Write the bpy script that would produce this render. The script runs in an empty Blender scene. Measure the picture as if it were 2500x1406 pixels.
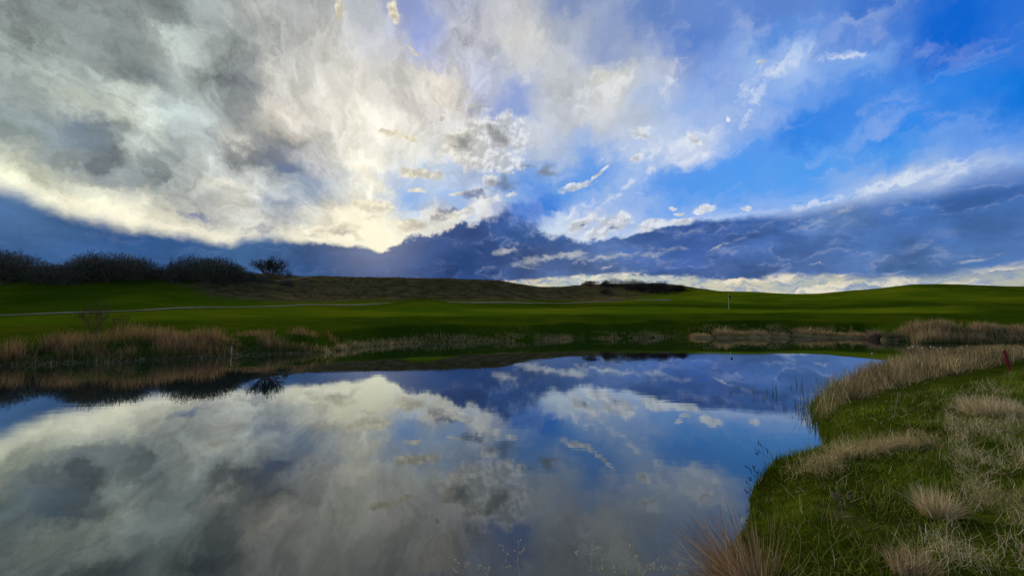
import bpy, math, random
import numpy as np

# ------------------------------------------------------------------ camera
F = 972.0; PITCH = math.atan(62.0 / F); HC = 1.95      # focal length in photo pixels, tilt, eye height over the water
SP, CP = math.sin(PITCH), math.cos(PITCH)
scene = bpy.context.scene
cam_data = bpy.data.cameras.new('camera')
cam_data.sensor_fit = 'HORIZONTAL'; cam_data.sensor_width = 36.0
cam_data.lens = F / 2500.0 * 36.0
cam_data.clip_start = 0.05; cam_data.clip_end = 5000
cam = bpy.data.objects.new('camera', cam_data)
scene.collection.objects.link(cam)
cam.location = (0, 0, HC); cam.rotation_euler = (math.pi / 2 + PITCH, 0, 0)
scene.camera = cam
scene.view_settings.view_transform = 'Standard'
scene.view_settings.look = 'None'
scene.view_settings.exposure = 0.0
scene.view_settings.gamma = 1.0
scene.cycles.max_bounces = 6
scene.cycles.transparent_max_bounces = 8
scene.cycles.use_denoising = True
scene.cycles.use_adaptive_sampling = True
scene.cycles.adaptive_threshold = 0.015

def ray(px, py):
    cx = (px - 1250.0) / F; cy = (703.0 - py) / F
    return np.array([cx, CP - cy * SP, SP + cy * CP])
def azel(px, py):
    d = ray(px, py)
    return math.degrees(math.atan2(d[0], d[1])), math.degrees(math.atan2(d[2], math.hypot(d[0], d[1])))
def lin(c):
    c = tuple(c)
    return tuple(((v / 255.0 + 0.055) / 1.055) ** 2.4 if v > 10 else v / 255.0 / 12.92 for v in c)

# ------------------------------------------------------------------ sky (world nodes, laid out in compass bearing and height above the horizon)
SUN_AZ, SUN_EL = azel(925, 590)
world = bpy.data.worlds.new('World'); world.use_nodes = True
T = world.node_tree; T.nodes.clear(); L = T.links

class E:
    """arithmetic on node sockets"""
    def __init__(s, sock): s.s = sock
    def _m(s, op, b=None, c=None, clamp=False):
        n = T.nodes.new('ShaderNodeMath'); n.operation = op; n.use_clamp = clamp
        for i, v in enumerate((s, b, c)):
            if v is None: continue
            if isinstance(v, E): L.new(v.s, n.inputs[i])
            else: n.inputs[i].default_value = float(v)
        return E(n.outputs[0])
    def __add__(s, b): return s._m('ADD', b)
    __radd__ = __add__
    def __sub__(s, b): return s._m('SUBTRACT', b)
    def __rsub__(s, b): return s._m('MULTIPLY_ADD', -1.0, b)
    def __mul__(s, b): return s._m('MULTIPLY', b)
    __rmul__ = __mul__
    def __truediv__(s, b): return s._m('DIVIDE', b)
    def __pow__(s, b): return s._m('POWER', b)
    def max(s, b): return s._m('MAXIMUM', b)
    def min(s, b): return s._m('MINIMUM', b)
    def clamp(s): return s.max(0.0).min(1.0)
    def exp(s): return s._m('EXPONENT')
def step(x, a, b):
    n = T.nodes.new('ShaderNodeMapRange'); n.interpolation_type = 'SMOOTHSTEP'
    for i, v in enumerate((x, a, b)):
        if isinstance(v, E): L.new(v.s, n.inputs[i])
        else: n.inputs[i].default_value = v
    return E(n.outputs[0])
def lerp(x, a, b):
    n = T.nodes.new('ShaderNodeMapRange'); n.inputs[1].default_value = a; n.inputs[2].default_value = b
    L.new(x.s, n.inputs[0]); return E(n.outputs[0])
def vec(x, y, z=0.0):
    n = T.nodes.new('ShaderNodeCombineXYZ')
    for i, v in enumerate((x, y, z)):
        if isinstance(v, E): L.new(v.s, n.inputs[i])
        else: n.inputs[i].default_value = v
    return n.outputs[0]
def split(s):
    n = T.nodes.new('ShaderNodeSeparateXYZ'); L.new(s, n.inputs[0]); return [E(o) for o in n.outputs]
def noise(v, scale, detail=3, rough=0.55, colour=False, distort=0.0):
    n = T.nodes.new('ShaderNodeTexNoise'); n.noise_dimensions = '2D'
    L.new(v, n.inputs['Vector']); n.inputs['Scale'].default_value = scale
    n.inputs['Detail'].default_value = detail; n.inputs['Roughness'].default_value = rough
    n.inputs['Distortion'].default_value = distort
    return n.outputs['Color'] if colour else E(n.outputs['Fac'])
def mix(f, a, b, mode='MIX'):
    n = T.nodes.new('ShaderNodeMix'); n.data_type = 'RGBA'; n.blend_type = mode; n.clamp_factor = True
    for i, v in ((0, f), (6, a), (7, b)):
        if isinstance(v, E): L.new(v.s, n.inputs[i])
        elif isinstance(v, bpy.types.NodeSocket): L.new(v, n.inputs[i])
        elif i: n.inputs[i].default_value = (*v, 1.0)
        else: n.inputs[i].default_value = v
    return n.outputs[2]
def scale(c, f):
    n = T.nodes.new('ShaderNodeCombineColor')
    for i in range(3):
        if isinstance(f, E): L.new(f.s, n.inputs[i])
        else: n.inputs[i].default_value = f
    return mix(1.0, c, n.outputs[0], 'MULTIPLY')
def rgb(s):
    n = T.nodes.new('ShaderNodeSeparateColor'); L.new(s, n.inputs[0]); return [E(o) for o in n.outputs]
AZMAX = 58.0; AZS = np.linspace(-AZMAX, AZMAX, 32)
# (photo bearing x, y, r, g, b): cloud and sky colours as seen
BASE = [(0,0,165,175,175),(250,0,160,170,172),(450,0,150,162,165),(700,0,178,182,182),(870,0,185,190,195),(1000,0,140,155,205),(1110,0,178,184,205),(1230,0,188,190,197),(1400,0,125,145,190),(1600,0,95,130,195),(1900,0,90,130,205),(2150,0,60,115,205),(2350,20,12,100,212),(2500,0,40,110,215),
(0,100,165,178,175),(100,130,165,178,175),(200,100,150,165,162),(330,100,140,153,153),(410,110,182,192,186),(500,100,178,187,182),(560,110,146,156,156),(640,80,190,192,188),(720,60,180,182,180),(800,120,206,204,197),(930,110,198,200,206),(1040,90,148,163,215),(1140,90,195,197,207),(1270,90,207,207,203),(1400,60,165,175,195),(1480,110,140,158,200),(1700,100,90,130,205),(1900,100,88,140,220),(2100,90,68,125,215),(2370,80,3,98,210),(2500,110,50,120,220),
(0,200,160,174,172),(110,150,172,184,178),(200,190,165,176,172),(290,160,146,158,158),(370,180,138,150,154),(450,220,178,190,187),(430,130,185,194,188),(540,190,138,147,152),(600,190,150,156,160),(680,200,205,203,196),(850,200,218,214,204),(1000,200,216,213,206),(1080,230,227,219,205),(1180,200,190,195,215),(1265,245,138,160,214),(1350,190,195,198,203),(1490,210,207,208,202),(1620,190,180,190,212),(1750,200,120,155,225),(1830,180,150,182,232),(1940,160,160,190,238),(2100,135,120,165,232),(2120,230,60,135,230),(2250,250,70,140,232),(2350,210,40,128,230),(2490,230,0,115,222),(1900,250,110,160,235),
(0,300,150,166,166),(90,300,160,174,175),(190,250,192,200,188),(300,260,203,210,198),(350,300,208,215,204),(240,320,140,154,160),(430,290,188,203,202),(520,260,190,200,198),(545,320,140,149,155),(590,270,140,148,152),(680,280,216,209,196),(760,300,208,203,192),(860,290,226,220,204),(960,300,231,223,211),(1080,290,215,212,210),(1340,280,198,204,214),(1450,290,205,208,212),(1580,260,165,188,225),(1700,250,145,178,232),(1830,260,135,172,232),(1960,300,45,130,230),(2200,310,42,135,236),(2480,320,2,120,226),
(0,370,185,190,172),(60,360,165,175,168),(130,370,140,155,160),(160,310,125,150,175),(230,370,124,138,148),(330,350,205,214,204),(390,400,165,178,178),(440,390,165,178,182),(520,350,175,183,182),(500,400,205,210,202),(560,400,165,170,172),(620,370,125,135,146),(690,400,133,143,160),(590,350,225,220,205),(780,380,210,208,205),(890,400,236,229,211),(1000,360,222,219,208),(1060,440,185,203,228),(1340,370,178,194,220),(1420,340,160,185,225),(1500,330,190,202,225),(1450,400,100,155,232),(1620,350,185,202,232),(1700,370,200,212,235),(1800,400,78,153,240),(2000,410,76,155,240),(2200,390,65,148,236),(2380,370,100,155,235),(2500,370,110,160,232),
(0,430,228,228,198),(100,430,200,205,185),(170,420,175,182,175),(250,440,150,160,165),(320,440,180,190,190),(380,440,125,140,150),(440,450,200,205,198),(520,480,170,174,172),(560,460,215,213,198),(640,460,200,203,198),(740,450,160,180,210),(830,450,205,210,212),(900,470,242,236,215),(960,460,190,205,230),(1000,490,130,175,236),(1120,500,140,180,236),(1300,460,85,145,230),(1330,500,55,125,220),(1420,490,130,172,235),(1500,470,150,182,232),(1560,430,160,190,235),(1660,480,80,153,238),(1800,460,78,155,240),(1920,480,85,158,240),(2080,450,110,165,236),(2250,430,170,193,230),(2400,410,150,180,225),
(120,480,238,236,205),(240,500,242,238,208),(330,540,240,232,202),(330,490,205,206,192),(420,500,190,192,186),(430,560,243,235,205),(500,520,185,188,185),(600,510,208,207,198),(680,500,170,185,205),(730,540,205,205,198),(800,540,228,218,195),(760,570,238,230,200),(900,550,246,234,202),(930,600,255,244,200),(1000,525,205,218,235),(980,555,228,222,205),(1080,530,215,210,195),(1180,500,225,222,215),(1360,550,205,222,240),(1430,530,185,200,230),(1550,530,165,190,232),(1700,515,130,172,236),(1900,510,140,175,235),(2100,480,165,190,230),
(1620,450,85,150,236),(1700,440,80,150,238),(1640,505,112,165,236),(1420,440,98,156,232),(1375,465,85,148,228),(1320,440,120,165,225),(1560,500,140,175,234),(1230,470,130,170,225),(1470,430,95,155,234),
(1385,300,196,200,210),(1300,340,196,202,212),(1550,290,190,200,216),(2200,470,140,170,220),(2450,430,90,135,210),(1250,520,60,115,205)]
BANK = [(0,470,75,110,165),(0,540,62,100,165),(0,620,60,100,168),(100,500,75,108,160),(120,560,80,115,170),(200,560,52,92,160),(300,600,58,100,168),(400,600,50,92,162),(550,620,65,105,165),(700,600,60,95,155),(750,650,45,82,148),(900,640,48,80,148),(1000,590,55,85,155),(1050,650,42,72,140),(1150,560,62,85,155),(1220,540,50,80,150),(1150,640,42,72,142),(1280,560,52,92,170),(1260,620,62,85,150),(1330,640,80,105,170),(1400,600,62,95,170),(1450,640,95,120,180),(1550,580,70,105,180),(1650,560,58,92,175),(1850,560,58,98,182),(1700,610,58,90,172),(1750,640,75,105,180),(1950,560,66,105,185),(1900,620,70,105,180),(2100,530,62,108,190),(2050,510,110,145,210),(2300,480,62,110,195),(2450,470,60,105,190),(2450,540,72,118,200),(2250,570,70,112,190),(2000,650,80,112,182),(2300,620,80,118,185),(2480,580,78,118,190)]
GAP = [(1250,690,235,228,195),(1350,680,225,222,195),(1450,680,170,205,225),(1500,690,225,225,205),(1600,680,205,220,225),(1750,690,230,225,200),(1850,700,240,232,200),(1950,690,180,198,205),(2050,700,225,222,195),(2150,690,180,200,205),(2100,670,225,215,190),(2300,675,140,165,195),(2300,700,205,212,205),(2450,690,205,205,190),(2450,650,190,202,200),(2350,650,160,180,200),(2450,625,215,215,195)]
# (x, y, softness deg, wobble deg, rim strength)
BANK_TOP = [(-60,425,1.4,.5,.35),(0,452,1.4,.5,.4),(100,488,1.5,.6,.5),(200,523,1.5,.6,.6),(300,547,1.3,.6,.8),(400,562,1.2,.6,.85),(500,583,1.0,.6,.9),(580,590,.9,.7,.8),(640,572,1.4,.7,.3),(720,585,.7,.5,.5),(790,592,.4,.7,.8),(850,588,.3,.6,.9),(935,612,.3,.3,1.),(985,580,.5,1.2,.5),(1050,565,.5,1.6,.4),(1130,548,.6,1.9,.5),(1200,518,1.4,2.1,.3),(1250,526,2.0,2.2,.05),(1310,545,2.0,2.2,.0),(1350,575,1.0,1.8,.1),(1400,590,.4,1.,.3),(1500,578,.3,1.1,.45),(1600,556,.3,1.1,.6),(1700,543,.3,.9,.5),(1800,527,.6,.5,.3),(1920,518,1.2,.4,.25),(2070,492,1.2,.4,.3),(2150,480,1.4,.4,.3),(2300,450,1.8,.4,.3),(2420,425,2.2,.4,.2),(2560,405,2.2,.4,.1)]
GAP_TOP = [(900,760,.3,.0,0),(1150,720,.3,.05,0),(1200,690,.3,.15,0),(1280,680,.4,.25,0),(1400,671,.4,.3,0),(1500,667,.4,.3,0),(1700,672,.4,.35,0),(1800,682,.5,.35,0),(1900,674,.6,.35,0),(1990,658,.6,.35,0),(2100,668,.9,.35,0),(2220,676,1.0,.35,0),(2300,656,1.2,.35,0),(2400,644,1.4,.35,0),(2560,628,1.4,.35,0)]
# (x, y, radius x, radius y, tilt deg)
WISPS = [(2120,470,70,16,10),(2340,424,120,20,12),(1990,500,130,12,10),(1620,365,130,40,8),(1900,170,110,26,20),(1850,230,110,18,55),(2060,140,60,14,-5),(1560,330,45,28,0),(1500,480,85,11,34),(1580,430,14,60,-32),(1980,530,110,14,10),(2080,515,60,12,20),(2250,425,150,16,12),(1690,385,90,14,6),(1400,520,60,16,25),(1480,215,80,50,20),(1640,200,20,60,-30),(900,430,50,90,10)]
PUFFS = [(1195,335,104,64,10),(1180,390,116,40,-5),(1125,360,55,44,0),(1265,345,22,46,0),(1025,425,62,17,0),(1000,338,26,10,-10),(955,325,35,10,0),(1200,440,28,20,10),(1020,467,26,8,0),(1130,473,38,7,5),(960,30,13,36,15),(830,30,13,28,0),(1410,457,48,11,12),(1460,425,40,5,38),(1775,292,6,8,0),(1860,154,13,5,0),(1715,512,36,12,4),(1642,510,14,5,0),(1500,545,55,28,20),(1420,545,45,14,25),(1590,550,40,20,10),(1650,545,60,10,5),(1455,570,50,20,15),(1380,585,35,12,0),(1820,508,16,8,0),(1130,520,45,14,20),(1190,492,40,12,15),(1560,382,20,10,20),(1700,345,28,10,-40),(1565,330,30,10,-30),(1270,300,8,10,0),(1155,258,12,8,0),(905,505,60,20,0),(1000,550,50,18,10),(820,560,70,18,10),(1660,522,20,5,0),(1080,290,14,10,60),(1015,125,22,6,-20),(1205,145,12,6,0),(1245,475,20,6,0)]
DARKS = [(1128,352,36,24,0),(1214,332,46,32,-30),(1225,447,50,28,0),(830,568,60,11,0),(1015,553,60,14,8),(1070,538,40,10,15),(880,580,34,8,-10),(770,575,40,8,0),(905,530,26,8,0),(640,560,60,9,-4),(480,535,70,10,-8),(1095,515,40,9,14),(1335,420,38,20,0),(1155,476,54,13,0),(700,405,42,20,0),(1000,560,28,10,0),(1425,548,20,6,20),(1490,560,16,12,20),(1290,405,20,8,0)]
SHREDS = [(1235,612,55,14,15),(1330,632,90,12,8),(1460,632,200,11,4),(1390,625,60,16,10),(1470,585,16,6,0),(1480,655,30,4,10),(1980,545,90,12,14),(2050,525,60,9,20),(2000,648,40,4,0),(1760,600,60,6,20),(1520,622,90,6,3),(2400,630,90,8,5)]

def mute(pts, sat, k):
    o = []
    for x, y, r, g, b in pts:
        m = 0.3 * r + 0.5 * g + 0.2 * b
        o.append((x, y, (m + (r - m) * sat) * k, (m + (g - m) * sat) * k, (m + (b - m) * sat) * k))
    return o
BASE = mute(BASE, 0.97, 0.98); BANK = [(x, y, r, g + 4, b) for x, y, r, g, b in mute(BANK, 0.88, 0.96)]; GAP = mute(GAP, 1.0, 0.88)

def deepen(pts):
    o = []
    for x, y, r, g, b in pts:
        if x < 780 and r < 180: k = 0.86 if r < 160 else 0.93; r, g, b = r * k, g * k, b * k
        elif x < 1080 and r > 215: r, g, b = min(r * 1.04, 252), min(g * 1.05, 248), min(b * 1.06, 236)
        o.append((x, y, r, g, b))
    return o
BASE = deepen(BASE)
def shepard(pts, grid, power=4.4):
    P = np.array([azel(p[0], p[1]) for p in pts]); C = np.array([lin(p[2:5]) for p in pts])
    d2 = ((grid[:, None, :] - P[None]) ** 2 * np.array([1.0, 1.5])).sum(-1) + 0.45
    w = d2 ** (-power / 2); w /= w.sum(1, keepdims=True)
    return w @ C
def ramp_node(cols, interp):
    n = T.nodes.new('ShaderNodeValToRGB'); cr = n.color_ramp; cr.interpolation = interp
    m = len(cols); cr.elements[1].position = 1.0
    for i in range(1, m - 1): cr.elements.new(i / (m - 1))
    for i, c in enumerate(cols): cr.elements[i].color = (c[0], c[1], c[2], c[3] if len(c) > 3 else 1.0)
    return n
def field_ramps(pts, els, azs=AZS): return [ramp_node(shepard(pts, np.stack([azs, np.full(32, e)], 1)), 'B_SPLINE') for e in els]
def curve_ramp(rows):
    """rows: (px, py, softness deg, wobble deg, rim) along an edge"""
    ae = sorted((azel(r[0], r[1]) + tuple(r[2:])) for r in rows)
    g = [np.interp(AZS, [a[0] for a in ae], [a[k] for a in ae]) for k in range(1, 5)]
    return ramp_node([(g[0][i] / 50, g[1][i] / 10, g[2][i] / 10, g[3][i]) for i in range(32)], 'LINEAR')
EL_BASE = [4, 7, 9, 10.5, 12, 13.5, 15, 16.5, 18, 20, 22, 24, 26, 28, 30.5, 33, 36, 39, 42]; EL_BANK = [2.0, 5.0, 8.0, 11.0, 15.0, 20.0]; EL_GAP = [2.5, 4.5, 7.0]
AZL = np.linspace(-AZMAX, 0, 32); AZR = np.linspace(0, AZMAX, 32)
R_LEFT = field_ramps(BASE, EL_BASE, AZL); R_RIGHT = field_ramps(BASE, EL_BASE, AZR); R_BANK = field_ramps(BANK, EL_BANK); R_GAP = field_ramps(GAP, EL_GAP)
R_TOP = curve_ramp(BANK_TOP); R_GTOP = curve_ramp(GAP_TOP)
def field(nodes, els, u, el):
    out = None
    for k, e in enumerate(els):
        L.new(u.s, nodes[k].inputs[0]); c = nodes[k].outputs[0]
        out = c if out is None else mix(step(el, els[k - 1], e), out, c)
    return out
def curve(n, u):
    L.new(u.s, n.inputs[0]); s = rgb(n.outputs[0])
    return s[0] * 50, s[1] * 10, s[2] * 10, E(n.outputs[1])

geo = T.nodes.new('ShaderNodeNewGeometry')      # incoming direction of the sky
tc = T.nodes.new('ShaderNodeTexCoord')
dx, dy, dz = split(tc.outputs['Generated'])
AZ = dx._m('ARCTAN2', dy) * (180 / math.pi)
EL = dz._m('ARCSINE') * (180 / math.pi)
P0 = vec(AZ, EL)
# warps
wc = rgb(noise(P0, 0.10, 2, 0.5, True)); wf = rgb(noise(P0, 0.45, 4, 0.6, True))
low = step(EL, 2.0, 14.0)                        # distant low cloud is finer grained
amp = low * 0.75 + 0.25
A1 = AZ + (wc[0] - 0.5) * (amp * 3.0) + (wf[0] - 0.5) * (amp * 4.0)
E1 = EL + (wc[1] - 0.5) * (amp * 2.5) + (wf[1] - 0.5) * (amp * 3.6)

U = (A1 / (2 * AZMAX) + 0.5).clamp()
U0 = (AZ / (2 * AZMAX) + 0.5).clamp()
base = mix(step(A1, -0.6, 0.6), field(R_LEFT, EL_BASE, U * 2.0, E1), field(R_RIGHT, EL_BASE, U * 2.0 - 1.0, E1))

sunny = ((AZ - SUN_AZ) * (AZ - SUN_AZ) / -160.0).exp()
# filaments that fan out of the sun's place in the sky
fx = AZ - SUN_AZ; fy = EL - (SUN_EL + 0.5)
th = fx._m('ARCTAN2', fy); rr = (fx * fx + fy * fy)._m('SQRT')
PS = vec(th * 5.0 + wc[0] * 2.0, (rr + 2.0)._m('LOGARITHM', math.e) * 1.9 + wf[1] * 0.5)
fil = noise(PS, 1.1, 6, 0.6, False, 0.6)
fil2 = noise(PS, 3.1, 5, 0.62, False, 0.3)
br = noise(vec(A1, E1), 0.22, 6, 0.62, False, 0.4)
bc = rgb(base)
cloudy = step(bc[0] / (bc[2] + 0.02), 0.25, 0.85)
leftish = step(AZ, 2.0, -8.0)
det = (fil - 0.5) * 0.9 + (fil2 - 0.5) * 0.45 + (br - 0.5) * 1.6
base = scale(base, 1.05 + det * (cloudy * (leftish * 0.65 + 0.40)) * (1.0 - sunny * 0.5))
# thin veils drifting over the open blue on the right
PV = vec(A1 * 0.8 + E1 * 0.9, E1 * 1.7 - A1 * 0.5)
veil = step(noise(PV, 0.16, 6, 0.55, False, 0.15), 0.48, 0.85) * (1.0 - cloudy) * step(EL, 11.0, 17.0)
base = mix(veil * 0.33, base, lin((205, 215, 235)))

n1 = noise(vec(AZ, EL), 0.30, 7, 0.60); n2 = noise(vec(AZ, EL * 1.6, 3.0), 0.85, 6, 0.62)
nn = (n1 - 0.5) * 1.7 + (n2 - 0.5) * 0.55

# free cumulus puffs: ellipses eaten by noise
def blobs(lst, wob):
    out = None
    src = vec(AZ + (wf[0] - 0.5) * wob, EL + (wf[1] - 0.5) * wob, 1.0)
    def dot(k):
        n = T.nodes.new('ShaderNodeVectorMath'); n.operation = 'DOT_PRODUCT'; L.new(src, n.inputs[0])
        n.inputs[1].default_value = k; return E(n.outputs['Value'])
    for (x, y, rx, ry, rot) in lst:
        a, e = azel(x, y); a2, _ = azel(x + rx, y); _, e2 = azel(x, y - ry)
        ia, ib = 1 / abs(a2 - a), 1 / abs(e2 - e); c, s = math.cos(math.radians(rot)), math.sin(math.radians(rot))
        u = dot((c * ia, s * ia, -(c * a + s * e) * ia)); v = dot((-s * ib, c * ib, (s * a - c * e) * ib))
        d = v._m('MULTIPLY_ADD', v, u * u)
        out = d if out is None else out.min(d)
    return 1.0 - out._m('SQRT')
pn = noise(vec(AZ, EL * 1.15, 1.0), 0.62, 6, 0.58); pb = noise(vec(AZ - 0.2, EL * 1.15 + 0.45, 1.0), 0.62, 4, 0.55)
pl = noise(vec(AZ, EL, 1.0), 0.4, 4, 0.6)
warm = step(AZ, 2.0, -16.0)
lit = mix(warm, lin((236, 240, 246)), lin((250, 240, 212)))
puff = blobs(WISPS, 2.2)
st = noise(vec(A1 * 0.6 + E1 * 0.6, E1 * 1.1 - A1 * 0.35, 2.0), 0.6, 5, 0.54)
pm = step(puff * 0.9 + (st - 0.5) * 3.4, 0.0, 1.25)
base = mix(pm * 0.55, base, lit)
puff = blobs(PUFFS, 1.2)
pm = step(puff * 1.7 + (pn - 0.5) * 1.9 + (pl - 0.5) * 0.8, -0.10, 0.75)
shade = step((pn - pb) * 2.2 + (0.5 - pl) * 2.2 - puff * 0.35, -0.65, 0.40)
base = mix(pm * 0.85, base, mix(shade, scale(lit, 0.58), lit))
dark = blobs(DARKS, 2.4)
dm = step(dark * 1.3 + (pn - 0.5) * 1.7 + (pl - 0.5) * 1.0, -0.10, 1.2)
base = mix(dm * 0.85, base, mix(sunny * step(EL, 16.0, 13.0), mix(step(EL, 22, 15), lin((134, 137, 138)), lin((88, 112, 160))), lin((185, 174, 158))))

# the low dark cloud bank and its burning edge
ed, so, wo, rim = curve(R_TOP, U0)
nx = (AZ - azel(938, 610)[0] + (n1 - 0.5) * 3.0) / 1.7
q = ed - (nx * nx * -1.0).exp() * 1.0 + nn * wo * 1.6 - EL                            # > 0 inside the bank
glow = ((q + 0.3) / (so * 0.8 + 0.4)); glow = (glow * glow * -1.0).exp()
rimc = mix(warm, lin((222, 230, 242)), lin((248, 242, 218)))
rs = noise(vec(AZ * 0.22, q * 1.1, 4.0), 0.9, 5, 0.6)
base = mix((glow * rim * (step(rs, 0.30, 0.62) * 0.75 + 0.25)).clamp(), base, rimc)
sx = (AZ - SUN_AZ + 0.4) / 3.0; sy = (EL - SUN_EL - 0.9) / 3.2
core = ((sx * sx + sy * sy) * -1.0).exp()
base = mix(core * 0.95 * step(pn, 0.1, 0.5), base, lin((255, 249, 222)))
bank = field(R_BANK, EL_BANK, (U0 + (n1 - 0.5) * 0.04), EL + (n1 - 0.5) * 1.5)
PH = vec(AZ * 0.32, EL * 1.3 + (wf[0] - 0.5) * 2.5 - AZ * 0.02, 5.0)
hn = noise(PH, 0.7, 6, 0.56)
n0 = noise(vec(AZ * 0.8, EL * 1.5, 7.0), 0.13, 5, 0.6)
bank = scale(bank, 1.0 + (n1 - 0.5) * 0.5 + (n2 - 0.5) * 0.15 + (n0 - 0.5) * 0.9)
bank = mix(step(hn + (n1 - 0.5) * 0.6, 0.48, 0.85) * step(AZ, -4.0, 12.0) * 0.22, bank, lin((135, 150, 190)))
t2 = noise(vec(AZ * 0.55, EL * 1.25 + (wf[1] - 0.5) * 1.2, 9.0), 0.24, 6, 0.56); cen = step(AZ, -12.0, -2.0) * 0.75 + 0.25
lay = (t2 - 0.52) / 0.030; lay = (lay * lay * -1.0).exp() * step(hn, 0.40, 0.62)
bank = scale(bank, 1.0 - step(t2, 0.48, 0.66) * cen * 0.20)
bank = mix(lay * cen * 0.24, bank, lin((165, 176, 205)))
spill = ((sx * sx + sy * sy) * -0.28).exp()
bank = mix(spill * 0.34, bank, lin((186, 182, 186)))
bm = step(q, so * -0.5, so * 0.8 + 0.25)
# lit shreds inside the bank
shr = blobs(SHREDS, 1.6)
sm = step(shr * 1.2 + (hn - 0.5) * 3.4, -0.05, 1.7)
bank = mix(sm * 0.7, bank, lin((205, 208, 205)))
# the bright gap along the horizon on the right
ed2, so2, wo2, rim2 = curve(R_GTOP, U0)
q2 = ed2 + (hn - 0.5) * (wo2 * 4.0) - EL
gapc = field(R_GAP, EL_GAP, U0, EL)
hb = noise(PH, 1.3, 7, 0.66)
gapc = mix(step(hb, 0.44, 0.66) * 0.85, gapc, lin((128, 150, 185)))
gapc = mix(step(hn, 0.47, 0.68) * 0.7, gapc, lin((248, 236, 208)))
gm = step(q2, -0.15, so2)
wl = step(AZ._m('ABSOLUTE'), AZMAX, 80.0).max(step(EL, 44.0, 62.0)).max(step(EL, -0.5, -3.0))

nish = T.nodes.new('ShaderNodeTexSky'); nish.sky_type = 'NISHITA'; nish.sun_disc = False
nish.sun_elevation = math.radians(SUN_EL + 11); nish.sun_rotation = math.radians(SUN_AZ)
nish.air_density = 1.0; nish.dust_density = 1.5; nish.ozone_density = 2.0
def bg(c, k=1.0):
    n = T.nodes.new('ShaderNodeBackground'); L.new(c, n.inputs[0]); n.inputs[1].default_value = k; return n.outputs[0]
def mixs(f, a, b):
    n = T.nodes.new('ShaderNodeMixShader'); L.new(f.s, n.inputs[0]); L.new(a, n.inputs[1]); L.new(b, n.inputs[2]); return n.outputs[0]
out = T.nodes.new('ShaderNodeOutputWorld')
L.new(mixs(wl, mixs(gm, mixs(bm, bg(base), bg(bank)), bg(gapc)), bg(nish.outputs[0], 0.15)), out.inputs[0])
scene.world = world
sun_data = bpy.data.lights.new('sun', 'SUN'); sun_data.energy = 3.0; sun_data.angle = math.radians(20)
sun_data.cycles.use_multiple_importance_sampling = False
sun_data.color = (1.0, 0.90, 0.72)
sun = bpy.data.objects.new('sun', sun_data); scene.collection.objects.link(sun)
a_, e_ = math.radians(SUN_AZ), math.radians(SUN_EL + 11)
from mathutils import Vector
sun.rotation_euler = Vector((math.sin(a_) * math.cos(e_), math.cos(a_) * math.cos(e_), math.sin(e_))).to_track_quat('Z', 'Y').to_euler()
sun.location = (0, 0, 60)


# ------------------------------------------------------------------ small numeric helpers
rng = np.random.default_rng(7)
random.seed(7)
def hash2(ix, iy, seed):
    h = (ix.astype(np.int64) * 374761393 + iy.astype(np.int64) * 668265263 + seed * 1442695041) & 0x7fffffff
    h = ((h ^ (h >> 13)) * 1274126177) & 0x7fffffff
    return ((h ^ (h >> 16)) & 0xffff) / 65535.0
def vnoise(x, y, seed=0):
    ix, iy = np.floor(x), np.floor(y); fx, fy = x - ix, y - iy
    fx = fx * fx * (3 - 2 * fx); fy = fy * fy * (3 - 2 * fy)
    a, b = hash2(ix, iy, seed), hash2(ix + 1, iy, seed); c, d = hash2(ix, iy + 1, seed), hash2(ix + 1, iy + 1, seed)
    return (a * (1 - fx) + b * fx) * (1 - fy) + (c * (1 - fx) + d * fx) * fy - 0.5
def fbm(x, y, seed=0, o=4):
    return sum(vnoise(x * 2 ** k, y * 2 ** k, seed + k) / 2 ** k for k in range(o))
def sstep(a, b, x):
    t = np.clip((x - a) / (b - a), 0, 1); return t * t * (3 - 2 * t)
def pchip(x, y, xq):
    x = np.asarray(x, float); y = np.asarray(y, float); h = np.diff(x); dl = np.diff(y) / h
    m = np.zeros_like(y)
    w1 = 2 * h[1:] + h[:-1]; w2 = h[1:] + 2 * h[:-1]
    ok = dl[:-1] * dl[1:] > 0
    with np.errstate(divide='ignore', invalid='ignore'):
        m[1:-1] = np.where(ok, (w1 + w2) / (w1 / dl[:-1] + w2 / dl[1:]), 0)
    m[0], m[-1] = dl[0], dl[-1]
    i = np.clip(np.searchsorted(x, xq) - 1, 0, len(x) - 2); t = np.clip((xq - x[i]) / h[i], 0, 1); hh = h[i]
    return (2*t**3-3*t**2+1)*y[i] + (t**3-2*t**2+t)*hh*m[i] + (-2*t**3+3*t**2)*y[i+1] + (t**3-t**2)*hh*m[i+1]
def ground_px(px, py, z=0.0):
    """world point where the sight line through a photo point meets height z"""
    d = ray(px, py); t = (z - HC) / d[2]; return np.array([d[0] * t, d[1] * t])
def to_px(x, y, z):
    """where a world point falls in the photograph"""
    zz = z - HC; dpt = y * CP + zz * SP; up = -y * SP + zz * CP
    return 1250 + F * x / dpt, 703 - F * up / dpt
def height_px(px, py, Y):
    d = ray(px, py); return HC + d[2] / d[1] * Y

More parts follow.
